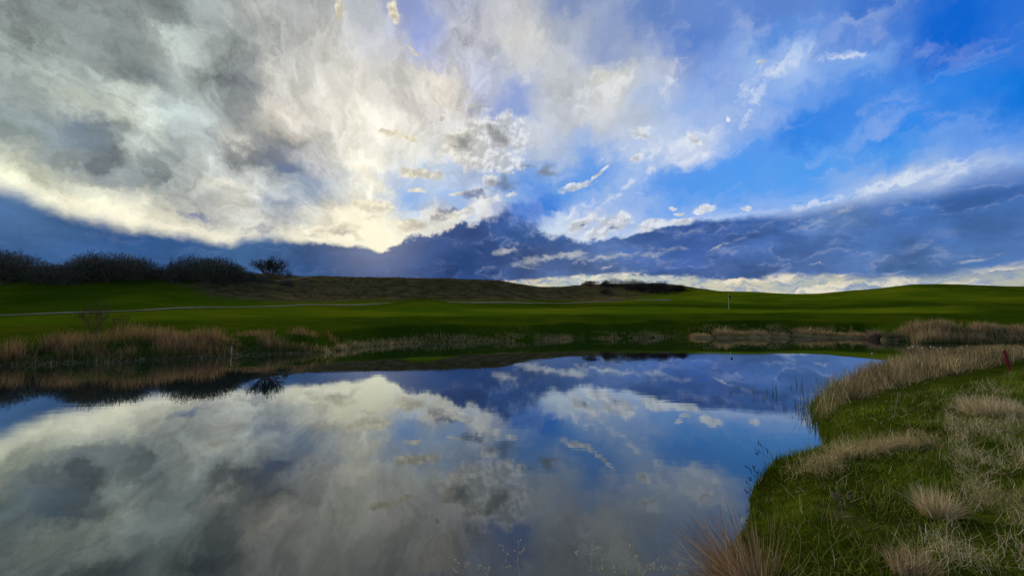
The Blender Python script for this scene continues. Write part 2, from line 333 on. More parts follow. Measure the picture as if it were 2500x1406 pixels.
# ------------------------------------------------------------------ materials
def mat(name, build):
    m = bpy.data.materials.new(name); m.use_nodes = True; nt = m.node_tree; nt.nodes.clear()
    build(nt, lambda t, **k: nt.nodes.new(t)); return m
def out_to(nt, sock):
    o = nt.nodes.new('ShaderNodeOutputMaterial'); nt.links.new(sock, o.inputs['Surface']); return o
def tint_noise(nt, colsock, sc, amt, vecsock=None):
    """multiply a colour by mottling noise"""
    n = nt.nodes.new('ShaderNodeTexNoise'); n.inputs['Scale'].default_value = sc; n.inputs['Detail'].default_value = 5; n.inputs['Roughness'].default_value = 0.65
    if vecsock: nt.links.new(vecsock, n.inputs['Vector'])
    mr = nt.nodes.new('ShaderNodeMapRange'); mr.inputs[1].default_value = 0.3; mr.inputs[2].default_value = 0.7; mr.inputs[3].default_value = 1 - amt; mr.inputs[4].default_value = 1 + amt
    nt.links.new(n.outputs['Fac'], mr.inputs[0])
    cc = nt.nodes.new('ShaderNodeCombineXYZ')
    for i in range(3): nt.links.new(mr.outputs[0], cc.inputs[i])
    v = nt.nodes.new('ShaderNodeVectorMath'); v.operation = 'MULTIPLY'; nt.links.new(colsock, v.inputs[0]); nt.links.new(cc.outputs[0], v.inputs[1])
    return v.outputs[0]
def plain(name, col, rough=0.8, noise_sc=None, amt=0.25, bump=0.0, spec=0.25):
    def b(nt, N):
        p = N('ShaderNodeBsdfPrincipled'); p.inputs['Roughness'].default_value = rough; p.inputs['Specular IOR Level'].default_value = spec
        r = N('ShaderNodeRGB'); r.outputs[0].default_value = (*col, 1); s = r.outputs[0]
        if noise_sc:
            g = N('ShaderNodeTexCoord'); s = tint_noise(nt, s, noise_sc, amt, g.outputs['Object'])
            if bump:
                n = N('ShaderNodeTexNoise'); n.inputs['Scale'].default_value = noise_sc * 2; nt.links.new(g.outputs['Object'], n.inputs['Vector'])
                bb = N('ShaderNodeBump'); bb.inputs['Strength'].default_value = bump; bb.inputs['Distance'].default_value = 0.01
                nt.links.new(n.outputs['Fac'], bb.inputs['Height']); nt.links.new(bb.outputs[0], p.inputs['Normal'])
        nt.links.new(s, p.inputs['Base Color']); out_to(nt, p.outputs[0])
    return mat(name, b)
def foliage(name, trans=0.35, rough=0.75):
    """blades and twigs: their own colour from the mesh, some light passing through"""
    def b(nt, N):
        a = N('ShaderNodeAttribute'); a.attribute_name = 'tone'
        d = N('ShaderNodeBsdfDiffuse'); t = N('ShaderNodeBsdfTranslucent'); m = N('ShaderNodeMixShader'); m.inputs[0].default_value = trans
        nt.links.new(a.outputs['Color'], d.inputs[0]); nt.links.new(a.outputs['Color'], t.inputs[0])
        nt.links.new(d.outputs[0], m.inputs[1]); nt.links.new(t.outputs[0], m.inputs[2]); out_to(nt, m.outputs[0])
    return mat(name, b)
M_BLADE = foliage('grass_blade', 0.4); M_STRAW = foliage('dry_straw', 0.3); M_TWIG = foliage('bare_twig', 0.0)

# ------------------------------------------------------------------ object helpers
COL = scene.collection
def link(o, label=None, cat=None, group=None, kind=None, parent=None):
    if o.name not in COL.objects: COL.objects.link(o)
    if parent: o.parent = parent
    for k, v in (('label', label), ('category', cat), ('group', group), ('kind', kind)):
        if v: o[k] = v
    return o
def mesh_np(name, V, Fc, n, tone=None, material=None, smooth=False):
    """V (k,3); Fc (m,n) faces all with n corners, or a list of such arrays"""
    me = bpy.data.meshes.new(name); V = np.asarray(V, np.float32)
    Fs = Fc if isinstance(Fc, list) else [Fc]
    loops = np.concatenate([f.ravel() for f in Fs]).astype(np.int32)
    tot = np.concatenate([np.full(len(f), f.shape[1]) for f in Fs]).astype(np.int32)
    me.vertices.add(len(V)); me.vertices.foreach_set('co', V.ravel())
    me.loops.add(len(loops)); me.loops.foreach_set('vertex_index', loops)
    me.polygons.add(len(tot)); st = np.concatenate([[0], np.cumsum(tot)[:-1]]).astype(np.int32)
    me.polygons.foreach_set('loop_start', st); me.polygons.foreach_set('loop_total', tot)
    if smooth: me.polygons.foreach_set('use_smooth', np.ones(len(tot), bool))
    me.update(calc_edges=True)
    if tone is not None:
        a = me.attributes.new('tone', 'FLOAT_COLOR', 'POINT')
        a.data.foreach_set('color', np.concatenate([tone, np.ones((len(tone), 1))], 1).astype(np.float32).ravel())
    if material: me.materials.append(material)
    return me
class Bag:
    """collects vertices, triangles and tones for ONE mesh"""
    def __init__(s): s.V, s.F, s.C, s.n = [], [], [], 0
    def add(s, V, Fc, C):
        s.V.append(V); s.F.append(np.asarray(Fc) + s.n); s.C.append(C); s.n += len(V)
    def mesh(s, name, material, smooth=False):
        return mesh_np(name, np.concatenate(s.V), s.F, 3, np.concatenate(s.C), material, smooth)
    def obj(s, name, material, **k):
        return link(bpy.data.objects.new(name, s.mesh(name, material)), **k)
def blades(bag, P, H, W, lean, bend, tone, az=None, seg=3, face=None):
    """tapered strips. P (n,3) roots, H heights, W root widths, lean = start tilt (rad), bend = extra tilt to the tip, az = lean direction"""
    n = len(P); H = np.broadcast_to(H, n); W = np.broadcast_to(W, n); lean = np.broadcast_to(lean, n); bend = np.broadcast_to(bend, n)
    if az is None: az = rng.uniform(0, 2 * np.pi, n)
    if face is None: face = rng.uniform(0, np.pi, n)
    L = np.stack([np.cos(az), np.sin(az), np.zeros(n)], 1); U = np.array([0, 0, 1.0])
    Wd = np.stack([np.cos(face), np.sin(face), np.zeros(n)], 1)
    pts = [P]; cur = P.astype(float).copy()
    for k in range(seg):
        th = lean + bend * ((k + 0.5) / seg)
        cur = cur + (H / seg)[:, None] * (np.cos(th)[:, None] * U + np.sin(th)[:, None] * L); pts.append(cur)
    V = np.zeros((n, 2 * seg + 1, 3))
    for k in range(seg):
        w = (W * (1 - 0.55 * (k / seg)) * 0.5)[:, None] * Wd
        V[:, 2 * k] = pts[k] - w; V[:, 2 * k + 1] = pts[k] + w
    V[:, 2 * seg] = pts[seg]
    T_ = []
    for k in range(seg - 1):
        a = 2 * k; T_ += [(a, a + 1, a + 3), (a, a + 3, a + 2)]
    T_.append((2 * seg - 2, 2 * seg - 1, 2 * seg)); T_ = np.array(T_)
    Fc = (T_[None] + (np.arange(n) * (2 * seg + 1))[:, None, None]).reshape(-1, 3)
    C = np.repeat(np.asarray(tone)[:, None, :], 2 * seg + 1, 1)
    bag.add(V.reshape(-1, 3), Fc, C.reshape(-1, 3))
def tones(n, cols, var=0.25, w=None):
    cols = np.array(cols, float); i = rng.choice(len(cols), n, p=w)
    return cols[i] * rng.uniform(1 - var, 1 + var, (n, 1)) * rng.uniform(0.93, 1.07, (n, 3))
def sticks(bag, segs, tone, sides=3):
    """segs (n,8): start xyz, end xyz, r0, r1 -> tapered prisms"""
    S = np.asarray(segs, float); n = len(S); A, B = S[:, :3], S[:, 3:6]; D = B - A
    D /= np.linalg.norm(D, axis=1, keepdims=True) + 1e-9
    X = np.cross(D, np.where(np.abs(D[:, 2:3]) > 0.9, np.array([[1.0, 0, 0]]), np.array([[0, 0, 1.0]]))); X /= np.linalg.norm(X, axis=1, keepdims=True) + 1e-9
    Y = np.cross(D, X); V = np.zeros((n, 2 * sides, 3))
    for k in range(sides):
        a = 2 * np.pi * k / sides; o = X * np.cos(a) + Y * np.sin(a)
        V[:, k] = A + o * S[:, 6:7]; V[:, sides + k] = B + o * S[:, 7:8]
    T_ = []
    for k in range(sides):
        j = (k + 1) % sides; T_ += [(k, j, sides + j), (k, sides + j, sides + k)]
    T_ = np.array(T_); Fc = (T_[None] + (np.arange(n) * 2 * sides)[:, None, None]).reshape(-1, 3)
    C = np.repeat(np.broadcast_to(np.asarray(tone, float), (n, 3))[:, None, :], 2 * sides, 1)
    bag.add(V.reshape(-1, 3), Fc, C.reshape(-1, 3))

# ------------------------------------------------------------------ pond outline (world metres, from where the waterline stands in the photo)
SHORE_PX = [(-420, 925), (-200, 908), (0, 893), (100, 889), (200, 885), (300, 882), (400, 878), (480, 874), (560, 870), (640, 866), (720, 863), (790, 862), (850, 851), (930, 844), (1010, 838), (1100, 836), (1200, 833), (1300, 832), (1380, 829), (1420, 826), (1500, 827), (1600, 825), (1640, 822), (1720, 825), (1800, 824), (1900, 824), (1960, 822), (2030, 824), (2110, 826), (2160, 830), (2210, 834), (2260, 838), (2330, 838), (2420, 840), (2520, 842), (2620, 845), (2700, 848),
            (2640, 858), (2520, 864), (2430, 868), (2330, 876), (2240, 888), (2160, 905), (2090, 926), (2040, 950), (2000, 975), (1975, 1000), (1990, 1020), (2006, 1050), (2010, 1080), (1985, 1098), (1930, 1108), (1890, 1120), (1862, 1150), (1845, 1180), (1836, 1215), (1832, 1250), (1815, 1285), (1780, 1325), (1745, 1365), (1710, 1406), (1670, 1450), (1600, 1500), (1450, 1560), (1200, 1600), (900, 1610), (500, 1600), (100, 1570), (-400, 1500), (-900, 1350), (-1400, 1200), (-1500, 1080), (-1200, 1000), (-800, 955)]
SHORE = np.array([ground_px(*p) for p in SHORE_PX])
def shore_dist(x, y):
    """> 0 on land, < 0 over water"""
    x = np.asarray(x, float); y = np.asarray(y, float); best = np.full(x.shape, 1e9); ins = np.zeros(x.shape, bool)
    for i in range(len(SHORE)):
        ax, ay = SHORE[i]; bx, by = SHORE[(i + 1) % len(SHORE)]; ex, ey = bx - ax, by - ay
        t = np.clip(((x - ax) * ex + (y - ay) * ey) / (ex * ex + ey * ey), 0, 1)
        best = np.minimum(best, (x - ax - t * ex) ** 2 + (y - ay - t * ey) ** 2)
        c = ((ay > y) != (by > y)) & (x < ex * (y - ay) / (ey if ey else 1e-9) + ax); ins ^= c
    return np.where(ins, -1, 1) * np.sqrt(best)

# ------------------------------------------------------------------ the lie of the land: for each bearing, photo height of terrain at a run of real distances
COLS = [-600, 0, 300, 600, 800, 1020, 1200, 1340, 1450, 1600, 1765, 1950, 2100, 2250, 2500, 2900]
ROW = dict(
 B=([20, 22, 24, 26, 28, 31, 34, 36, 37, 38, 39, 40, 39, 37, 35, 33], [806, 800, 795, 790, 788, 784, 782, 781, 779, 776, 772, 771, 771, 772, 776, 780]),
 C=([25, 27, 29, 34, 38, 41, 44, 46, 47, 49, 53, 55, 53, 50, 46, 42], [788, 781, 774, 766, 763, 761, 760, 760, 759, 758, 757, 756.5, 756, 755, 753, 752]),
 D=([30, 33, 36, 43, 48, 52, 54, 57, 60, 62, 61, 61, 58, 56, 54, 50], [778, 772, 760.5, 750.5, 744.5, 741, 740.5, 743, 738, 731, 737, 741, 738, 733, 731, 730]),
 E=([44, 45, 46, 52, 58, 60, 62, 66, 76, 84, 74, 68, 66, 64, 64, 60], [708, 706, 706, 713, 722, 724, 729, 731, 728, 722, 722, 729, 722, 713, 714, 712]),
 G=([60, 54, 54, 62, 76, 76, 78, 92, 128, 130, 96, 78, 76, 75, 75, 74], [655, 652, 661, 669, 674, 678, 685, 702, 696, 694, 712, 719, 709, 697, 701, 690]))
def column(px):
    """distances and heights along one bearing"""
    ys, zs = [0.0], [0.0]
    for k in 'BCDEG':
        Y = float(pchip(COLS, ROW[k][0], np.array([px]))[0]); p = float(pchip(COLS, ROW[k][1], np.array([px]))[0])
        ys.append(Y); zs.append(height_px(px, p, Y))
    zg = zs[-1]; yg = ys[-1]
    return ys + [yg * 1.25, yg * 1.7, 400, 900], zs + [zg * 0.94, zg * 0.7, 3.0, 0.0]
# skyline detail: extra height of the crest (photo x, px above the smooth crest)
def land_height(px, Y):
    """px, Y arrays on one bearing"""
    ys, zs = column(px); ysh = max(ys[1] * 0.55, 6.0)
    ys[0] = ysh; zs[0] = 0.12
    return pchip(ys, zs, Y)
CLAMP = 58.0
az_f = np.concatenate([np.arange(-180, -60, 4.0), np.arange(-60, -54, 0.8), np.arange(-54, 54, 0.225), np.arange(54, 60, 0.8), np.arange(60, 180, 4.0)])
r_f = np.concatenate([[0.25], np.geomspace(0.6, 18, 190), np.geomspace(18.2, 230, 250), np.geomspace(240, 1500, 18)])
AZG, RG = np.meshgrid(np.radians(az_f), r_f, indexing='ij')
XG, YG = RG * np.sin(AZG), RG * np.cos(AZG)
DG = shore_dist(XG, YG)
DG = DG + fbm(XG * 0.9, YG * 0.9, 3, 4) * 0.16 * sstep(0, 3, np.abs(YG)) * np.clip(RG / 12, 0.3, 1.0)
FARH = np.zeros_like(XG)
for i, a in enumerate(az_f):
    ac = max(-CLAMP, min(CLAMP, a)); px = 1250 + F * math.tan(math.radians(ac)) / CP
    px = min(2900, max(-600, px))
    FARH[i] = land_height(px, r_f * math.cos(math.radians(ac)))
NEARH = 0.16 + 0.30 * (1 - np.exp(-np.clip(DG, 0, 50) / 1.6)) + 0.012 * np.clip(DG, 0, 12) + fbm(XG * 0.7, YG * 0.7, 11, 3) * 0.10 + fbm(XG * 3.1, YG * 3.1, 12, 3) * 0.035
pxg = 1250 + F * np.tan(np.clip(AZG, -1.1, 1.1))
t0 = np.where(pxg > 1900, 13.0, 6.0); t1 = np.where(pxg > 1900, 26.0, 12.0)
wfar = sstep(0, 1, (YG - t0) / (t1 - t0))
wfar = np.where(np.abs(az_f)[:, None] > 75, 0, wfar)
LAND = NEARH * (1 - wfar) + FARH * wfar
LAND += np.exp(-(((pxg - 1030) / 85) ** 2) - ((YG - 46.5) / 3.6) ** 2) * 0.98 * (YG > 0)           # mound that hides the path
LAND += fbm(XG * 0.05, YG * 0.05, 21, 4) * 0.9 * sstep(30, 80, YG) * 0.6 + fbm(XG * 0.45, YG * 0.45, 31, 3) * 0.13 * sstep(50, 66, YG) * (pxg < 1560)
LAND += fbm(XG * 0.22, YG * 0.22, 41, 3) * 0.14 * sstep(18, 30, YG)
edge = sstep(-0.02, 0.55, DG) * (1 - wfar) + sstep(-0.02, 2.2, DG) * wfar
ZG = np.where(DG > 0, 0.012 + LAND * edge, -0.9 * sstep(0, 2.5, -DG) - 0.03)
def H(x, y):
    """ground height at a world point, read from the terrain mesh itself"""
    x = np.atleast_1d(np.asarray(x, float)); y = np.atleast_1d(np.asarray(y, float))
    a = np.degrees(np.arctan2(x, y)); r = np.clip(np.hypot(x, y), r_f[0], r_f[-1] - 1)
    i = np.clip(np.searchsorted(az_f, a) - 1, 0, len(az_f) - 2); j = np.clip(np.searchsorted(r_f, r) - 1, 0, len(r_f) - 2)
    u = np.clip((a - az_f[i]) / (az_f[i + 1] - az_f[i]), 0, 1); v = (r - r_f[j]) / (r_f[j + 1] - r_f[j])
    return (ZG[i, j] * (1 - v) + ZG[i, j + 1] * v) * (1 - u) + (ZG[i + 1, j] * (1 - v) + ZG[i + 1, j + 1] * v) * u

def ground_mat():
    def b(nt, N):
        Lk = nt.links.new; a = N('ShaderNodeAttribute'); a.attribute_name = 'tone'; s = N('ShaderNodeSeparateColor'); Lk(a.outputs['Color'], s.inputs[0])
        g = N('ShaderNodeTexCoord'); P = g.outputs['Object']
        def nz(sc, d=5, r=0.65, st=None):
            n = N('ShaderNodeTexNoise'); n.inputs['Scale'].default_value = sc; n.inputs['Detail'].default_value = d; n.inputs['Roughness'].default_value = r
            if st:
                m = N('ShaderNodeMapping'); m.inputs[3].default_value = st; Lk(P, m.inputs[0]); Lk(m.outputs[0], n.inputs['Vector'])
            else: Lk(P, n.inputs['Vector'])
            return n.outputs['Fac']
        def mr(x, lo, hi, o0=0.0, o1=1.0):
            n = N('ShaderNodeMapRange'); n.interpolation_type = 'SMOOTHSTEP'
            for i, v in enumerate((None, lo, hi, o0, o1)):
                if i: n.inputs[i].default_value = v
            Lk(x, n.inputs[0]); return n.outputs[0]
        def mx(f, c1, c2):
            n = N('ShaderNodeMix'); n.data_type = 'RGBA'
            for i, v in ((0, f), (6, c1), (7, c2)):
                if isinstance(v, tuple): n.inputs[i].default_value = (*v, 1)
                elif isinstance(v, float): n.inputs[i].default_value = v
                else: Lk(v, n.inputs[i])
            return n.outputs[2]
        turf = mx(mr(nz(0.16), 0.40, 0.60), (0.026, 0.046, 0.002), (0.060, 0.072, 0.003))
        turf = mx(mr(nz(1.0, 4, 0.7, (0.25, 1.0, 1.0)), 0.3, 0.75), turf, (0.030, 0.058, 0.002))
        green = mx(mr(nz(0.22, 5, 0.6, (0.5, 1.6, 1.0)), 0.38, 0.62), (0.062, 0.105, 0.003), (0.115, 0.140, 0.005))
        dry = mx(mr(nz(0.5, 7, 0.75), 0.38, 0.62), (0.045, 0.036, 0.012), (0.12, 0.090, 0.038))
        dry = mx(mr(nz(2.5, 6, 0.7), 0.5, 0.72), dry, (0.12, 0.095, 0.045))
        dry = mx(mr(nz(0.12, 5, 0.6), 0.52, 0.75), dry, (0.040, 0.052, 0.010))
        soil = mx(mr(nz(6.0), 0.35, 0.65), (0.030, 0.042, 0.003), (0.052, 0.068, 0.005))
        soil = mx(mr(nz(2.0), 0.55, 0.75), soil, (0.07, 0.065, 0.025))
        c = mx(s.outputs[0], turf, dry); c = mx(s.outputs[1], c, green); c = mx(s.outputs[2], c, soil)
        p = N('ShaderNodeBsdfDiffuse'); Lk(c, p.inputs[0])
        bu = N('ShaderNodeBump'); bu.inputs['Strength'].default_value = 0.6; bu.inputs['Distance'].default_value = 0.25
        Lk(nz(1.6, 8, 0.7), bu.inputs['Height']); Lk(bu.outputs[0], p.inputs['Normal']); out_to(nt, p.outputs[0])
    return mat('turf_and_heath', b)
dryf = np.zeros_like(ZG); pyg = to_px(XG, np.maximum(YG, 0.5), ZG)[1]
def ycurve(row):  return np.interp(pxg, COLS, ROW[row][0])
YE, YD, YC, YB = ycurve('E'), ycurve('D'), ycurve('C'), ycurve('B')
nzz = fbm(XG * 0.06, YG * 0.06, 5, 4)
hillzone = 1 - sstep(1500, 1640, pxg) + sstep(1500, 1640, pxg) * sstep(90, 105, YG) * 0.6
start = np.interp(pxg, [-600, 0, 400, 700, 900, 1100, 1300, 1600], [51, 49, 48, 51, 54, 55, 59, 68])
dryf = sstep(-2, 3, YG - start + nzz * 9) * hillzone
greenf0 = sstep(0.35, 0.6, (YG - YB) / (YC - YB)) * (1 - sstep(0.25, 0.45, (YG - YC) / (YD - YC))) * sstep(700, 1100, pxg) * (1 - sstep(2250, 2450, pxg)) + 0.6 * sstep(0.0, 0.6, (YG - YB) / (YC - YB)) * (1 - sstep(0.0, 0.3, (YG - YD) / (YE - YD))) * (1 - sstep(700, 1100, pxg))
greenf = np.clip(np.maximum(greenf0, (0.5 + 1.2 * nzz) * sstep(0.2, 1.0, (YG - YC) / (YD - YC))), 0, 1) * (1 - np.clip(dryf, 0, 1))
soilf = 1 - wfar
tone = np.stack([np.clip(dryf, 0, 1), np.clip(greenf, 0, 1), np.clip(soilf, 0, 1)], -1)
M_GROUND = ground_mat()
def grid_faces(i0, i1, j0, j1, nj):
    I, J = np.meshgrid(np.arange(i0, i1), np.arange(j0, j1), indexing='ij'); a = (I * nj + J).ravel()
    return np.stack([a, a + 1, a + nj + 1, a + nj], 1)[:, ::-1]
jh = int(np.searchsorted(r_f, 58.0)); NI, NJ = XG.shape
def sheet(name, j0, j1):
    sl = slice(j0, j1 + 1); V = np.stack([XG[:, sl], YG[:, sl], ZG[:, sl]], -1).reshape(-1, 3); nj = j1 - j0 + 1
    Fc = grid_faces(0, NI - 1, 0, nj - 1, nj)
    w = np.arange(nj - 1); wrap = np.stack([(NI - 1) * nj + w, (NI - 1) * nj + w + 1, w + 1, w], 1)[:, ::-1]
    me = mesh_np(name, V, np.concatenate([Fc, wrap]), 4, tone[:, sl].reshape(-1, 3), M_GROUND, True)
    return link(bpy.data.objects.new(name, me), kind='structure')
g_ = sheet('ground', 0, jh); g_['label'] = 'grassy golf course ground sloping around the pond'
h_ = sheet('hills', jh, NJ - 1); h_['label'] = 'low grassy and heathy hills behind the pond'

# ------------------------------------------------------------------ water
def water_mat():
    def b(nt, N):
        Lk = nt.links.new; g = N('ShaderNodeTexCoord')
        def nz(sc, st, d=3):
            m = N('ShaderNodeMapping'); m.inputs[3].default_value = st; Lk(g.outputs['Object'], m.inputs[0])
            n = N('ShaderNodeTexNoise'); n.inputs['Scale'].default_value = sc; n.inputs['Detail'].default_value = d; Lk(m.outputs[0], n.inputs['Vector']); return n.outputs['Fac']
        add = N('ShaderNodeMath'); add.operation = 'MULTIPLY_ADD'; Lk(nz(0.9, (0.5, 1.4, 1), 2), add.inputs[0]); add.inputs[1].default_value = 2.2; Lk(nz(4.5, (0.35, 1.5, 1)), add.inputs[2])
        gust = N('ShaderNodeMapRange'); gust.interpolation_type = 'SMOOTHSTEP'; Lk(nz(0.11, (0.5, 1.3, 1), 2), gust.inputs[0])
        for i_, v_ in ((1, 0.42), (2, 0.66), (3, 0.07), (4, 0.34)): gust.inputs[i_].default_value = v_
        bu = N('ShaderNodeBump'); Lk(gust.outputs[0], bu.inputs['Strength']); bu.inputs['Distance'].default_value = 0.0024; Lk(add.outputs[0], bu.inputs['Height'])
        gl = N('ShaderNodeBsdfGlossy'); gl.inputs['Roughness'].default_value = 0.0; gl.inputs['Color'].default_value = (0.92, 0.98, 1.0, 1); Lk(bu.outputs[0], gl.inputs['Normal'])
        df = N('ShaderNodeBsdfDiffuse'); df.inputs[0].default_value = (0.006, 0.012, 0.012, 1)
        fr = N('ShaderNodeFresnel'); fr.inputs[0].default_value = 1.9
        k = N('ShaderNodeMapRange'); k.inputs[1].default_value = 0.07; k.inputs[2].default_value = 0.56; k.inputs[3].default_value = 0.0; k.inputs[4].default_value = 0.84; Lk(fr.outputs[0], k.inputs[0])
        m = N('ShaderNodeMixShader'); Lk(k.outputs[0], m.inputs[0]); Lk(df.outputs[0], m.inputs[1]); Lk(gl.outputs[0], m.inputs[2]); out_to(nt, m.outputs[0])
    return mat('pond_water', b)
me = mesh_np('water', [(-70, -2, 0), (70, -2, 0), (70, 45, 0), (-70, 45, 0)], np.array([[0, 1, 2, 3]]), 4, None, water_mat())
w_ = link(bpy.data.objects.new('water', me), kind='structure'); w_['label'] = 'still pond water mirroring the cloudy sky'

# ------------------------------------------------------------------ paths: ribbons draped over the ground
def px_on_land(px, py, y0=14.0, y1=240.0):
    """first ground point met by the sight line through a photo point"""
    d = ray(px, py); Ys = np.geomspace(y0, y1, 1500); x = d[0] / d[1] * Ys; z = HC + d[2] / d[1] * Ys
    hit = np.nonzero(H(x, Ys) >= z)[0]; k = hit[0] if len(hit) else len(Ys) - 1
    return np.array([x[k], Ys[k]])
def ribbon(name, pts, width, material, lift=0.04, label=''):
    P = np.array(pts); t = np.concatenate([[0], np.cumsum(np.linalg.norm(np.diff(P, axis=0), axis=1))])
    n = int(t[-1] / 0.5) + 2; q = np.linspace(0, t[-1], n); X, Y = pchip(t, P[:, 0], q), pchip(t, P[:, 1], q)
    tx, ty = np.gradient(X), np.gradient(Y); l = np.hypot(tx, ty); nx, ny = -ty / l, tx / l; V = []
    ks = np.linspace(-0.5, 0.5, 5)
    for k in ks:
        x, y = X + nx * width * k, Y + ny * width * k; V.append(np.stack([x, y, H(x, y) + lift], 1))
    V = np.stack(V, 1).reshape(-1, 3); me = mesh_np(name, V, grid_faces(0, n - 1, 0, 4, 5), 4, None, material, True)
    return link(bpy.data.objects.new(name, me), kind='structure', label=label)
M_CONC = plain('path_concrete', (0.16, 0.16, 0.11), 1.0, 1.5, 0.3, spec=0.0)
M_TRAIL = plain('trail_dirt', (0.17, 0.14, 0.08), 1.0, 1.5, 0.2, spec=0.0)
def colY(px, row): return float(np.interp(px, COLS, ROW[row][0]))
pp = [(-300, None), (0, None), (150, None), (300, None), (450, None), (600, None), (750, None), (900, None), (1020, None), (1100, None), (1200, None), (1300, None), (1400, None), (1480, None), (1560, None), (1640, None)]
def at_Y(px, Y): d = ray(px, 745); return np.array([d[0] / d[1] * Y, Y])
ribbon('cart_path', [at_Y(p, colY(p, 'D')) for p, _ in pp], 1.5, M_CONC, 0.05, 'pale concrete cart path across the fairway')
ribbon('dirt_trail', [px_on_land(*p) for p in [(584, 666), (600, 671), (622, 678), (645, 684), (675, 686), (705, 684), (732, 680), (752, 676)]], 0.5, M_TRAIL, 0.05, 'thin dirt trail curving below the lone tree')


# ------------------------------------------------------------------ bare shrubs and trees
def branch_segs(base, n0, h, spread, r, levels=4, kids=3, curl=0.35, seed=0):
    g = np.random.default_rng(seed); segs = []
    def grow(p, d, ln, rad, lv):
        mid = p + d * ln * 0.5 + g.normal(0, ln * 0.04, 3); d2 = d + g.normal(0, 0.12, 3) + np.array([0, 0, 0.08]); d2 /= np.linalg.norm(d2)
        end = mid + d2 * ln * 0.5
        segs.append((*p, *mid, rad, rad * 0.8)); segs.append((*mid, *end, rad * 0.8, rad * 0.6))
        if lv > 0:
            for k in range(kids):
                nd = d2 + g.normal(0, curl, 3); nd[2] = nd[2] * 0.9 + 0.12; nd /= np.linalg.norm(nd)
                st = mid if k == kids - 1 else end
                grow(st, nd, ln * g.uniform(0.6, 0.85), rad * 0.58, lv - 1)
    for i in range(n0):
        a = 2 * math.pi * i / n0 + g.uniform(-0.4, 0.4); t = spread * math.sqrt(g.uniform(0.02, 1))
        d = np.array([math.cos(a) * math.sin(t), math.sin(a) * math.sin(t), math.cos(t)])
        grow(np.array(base, float), d, h * g.uniform(0.30, 0.40), r, levels)
    return np.array(segs)
def crown_twigs(bag, c, h, w, n, tone_cols, ln=0.7, wd=0.06):
    """fine twigs spread through a dome-shaped crown"""
    u = rng.uniform(0, 1, n) ** 0.30; a = rng.uniform(0, 2 * np.pi, n); e = np.arcsin(rng.uniform(0.0, 1, n))
    P = np.stack([c[0] + u * np.cos(a) * np.cos(e) * w / 2, c[1] + u * np.sin(a) * np.cos(e) * w / 2, c[2] + u * np.sin(e) * h * 0.88], 1)
    P[:, :2] += rng.normal(0, w * 0.03, (n, 2))
    blades(bag, P, ln * rng.uniform(0.5, 1.3, n), wd * rng.uniform(0.6, 1.3, n), (np.pi / 2 - e) * u * 0.9, rng.normal(0, 0.5, n), tones(n, tone_cols, 0.35) * rng.uniform(0.5, 1.5), az=a, seg=2)

BRUSH = [(0.105, 0.092, 0.08), (0.135, 0.11, 0.088), (0.055, 0.052, 0.046), (0.075, 0.078, 0.04)]
def thicket(name, top, bot, n, xr, cols, label, cat, hmax=3.4, ln=0.5, wscale=1.0, twig=520, y0=36):
    bag = Bag(); tx, ty = zip(*top); bx, by = zip(*bot)
    for i in range(n):
        px = rng.uniform(*xr); tp = np.interp(px, tx, ty); bp = np.interp(px, bx, by)
        py = bp - (bp - tp) * (i / n) * 0.85
        p = px_on_land(px, py, y0, 240)
        if p[1] > 230: p = px_on_land(px, py + 25, y0, 240)
        z = float(H(*p)[0]); zt = height_px(px, tp + rng.choice([-14, -9, -4, 4, 14]), p[1]) - z; h = min(zt, hmax * rng.uniform(0.8, 1.2))
        if h < 0.35 or p[1] > 230: continue
        crown_twigs(bag, (p[0], p[1], z - 0.15), h, h * rng.uniform(1.0, 1.9) * wscale, int(twig * min(1, h / 1.7)), cols, ln * min(1, h / 1.5) * 0.75, 0.04)
        sticks(bag, branch_segs((p[0], p[1], z - 0.1), 5, h, 0.8, 0.03, 2, 2, seed=i), np.array(cols[1]) * 1.1)
    return bag.obj(name, M_TWIG, label=label, cat=cat, kind='stuff')
thicket('thicket', [(-300, 600), (0, 604), (50, 612), (90, 640), (140, 650), (190, 636), (230, 614), (300, 624), (350, 628), (375, 642), (392, 658), (408, 676)],
        [(-300, 690), (0, 672), (60, 694), (130, 700), (300, 690), (400, 684), (440, 690)], 150, (-180, 400), BRUSH, 'long dark mass of bare scrub oak along the left skyline', 'thicket')
thicket('thicket', [(404, 680), (414, 652), (440, 632), (475, 618), (505, 620), (535, 628), (565, 642), (590, 662), (600, 674)],
        [(400, 675), (450, 684), (520, 692), (600, 688)], 70, (408, 594), BRUSH, 'dark scrub thicket on its own knoll left of the lone tree', 'thicket')
thicket('hedge', [(590, 648), (615, 646), (640, 655), (700, 668), (750, 672)], [(590, 661), (640, 672), (690, 676), (750, 672)], 34, (592, 748), BRUSH,
        'low dark scrub growing under the lone bare tree', 'scrub', hmax=1.1, ln=0.3, twig=420)
RB = [(0.055, 0.032, 0.030), (0.040, 0.026, 0.028), (0.035, 0.034, 0.030)]
thicket('scrub', [(1466, 692), (1490, 687), (1550, 688), (1572, 694), (1600, 696), (1640, 700), (1685, 712)], [(1466, 700), (1520, 708), (1600, 717), (1680, 716)], 75, (1470, 1680), RB,
        'reddish brown scrub spilling down the far ridge at centre right', 'scrub', hmax=2.6, ln=0.6, twig=420, y0=80)

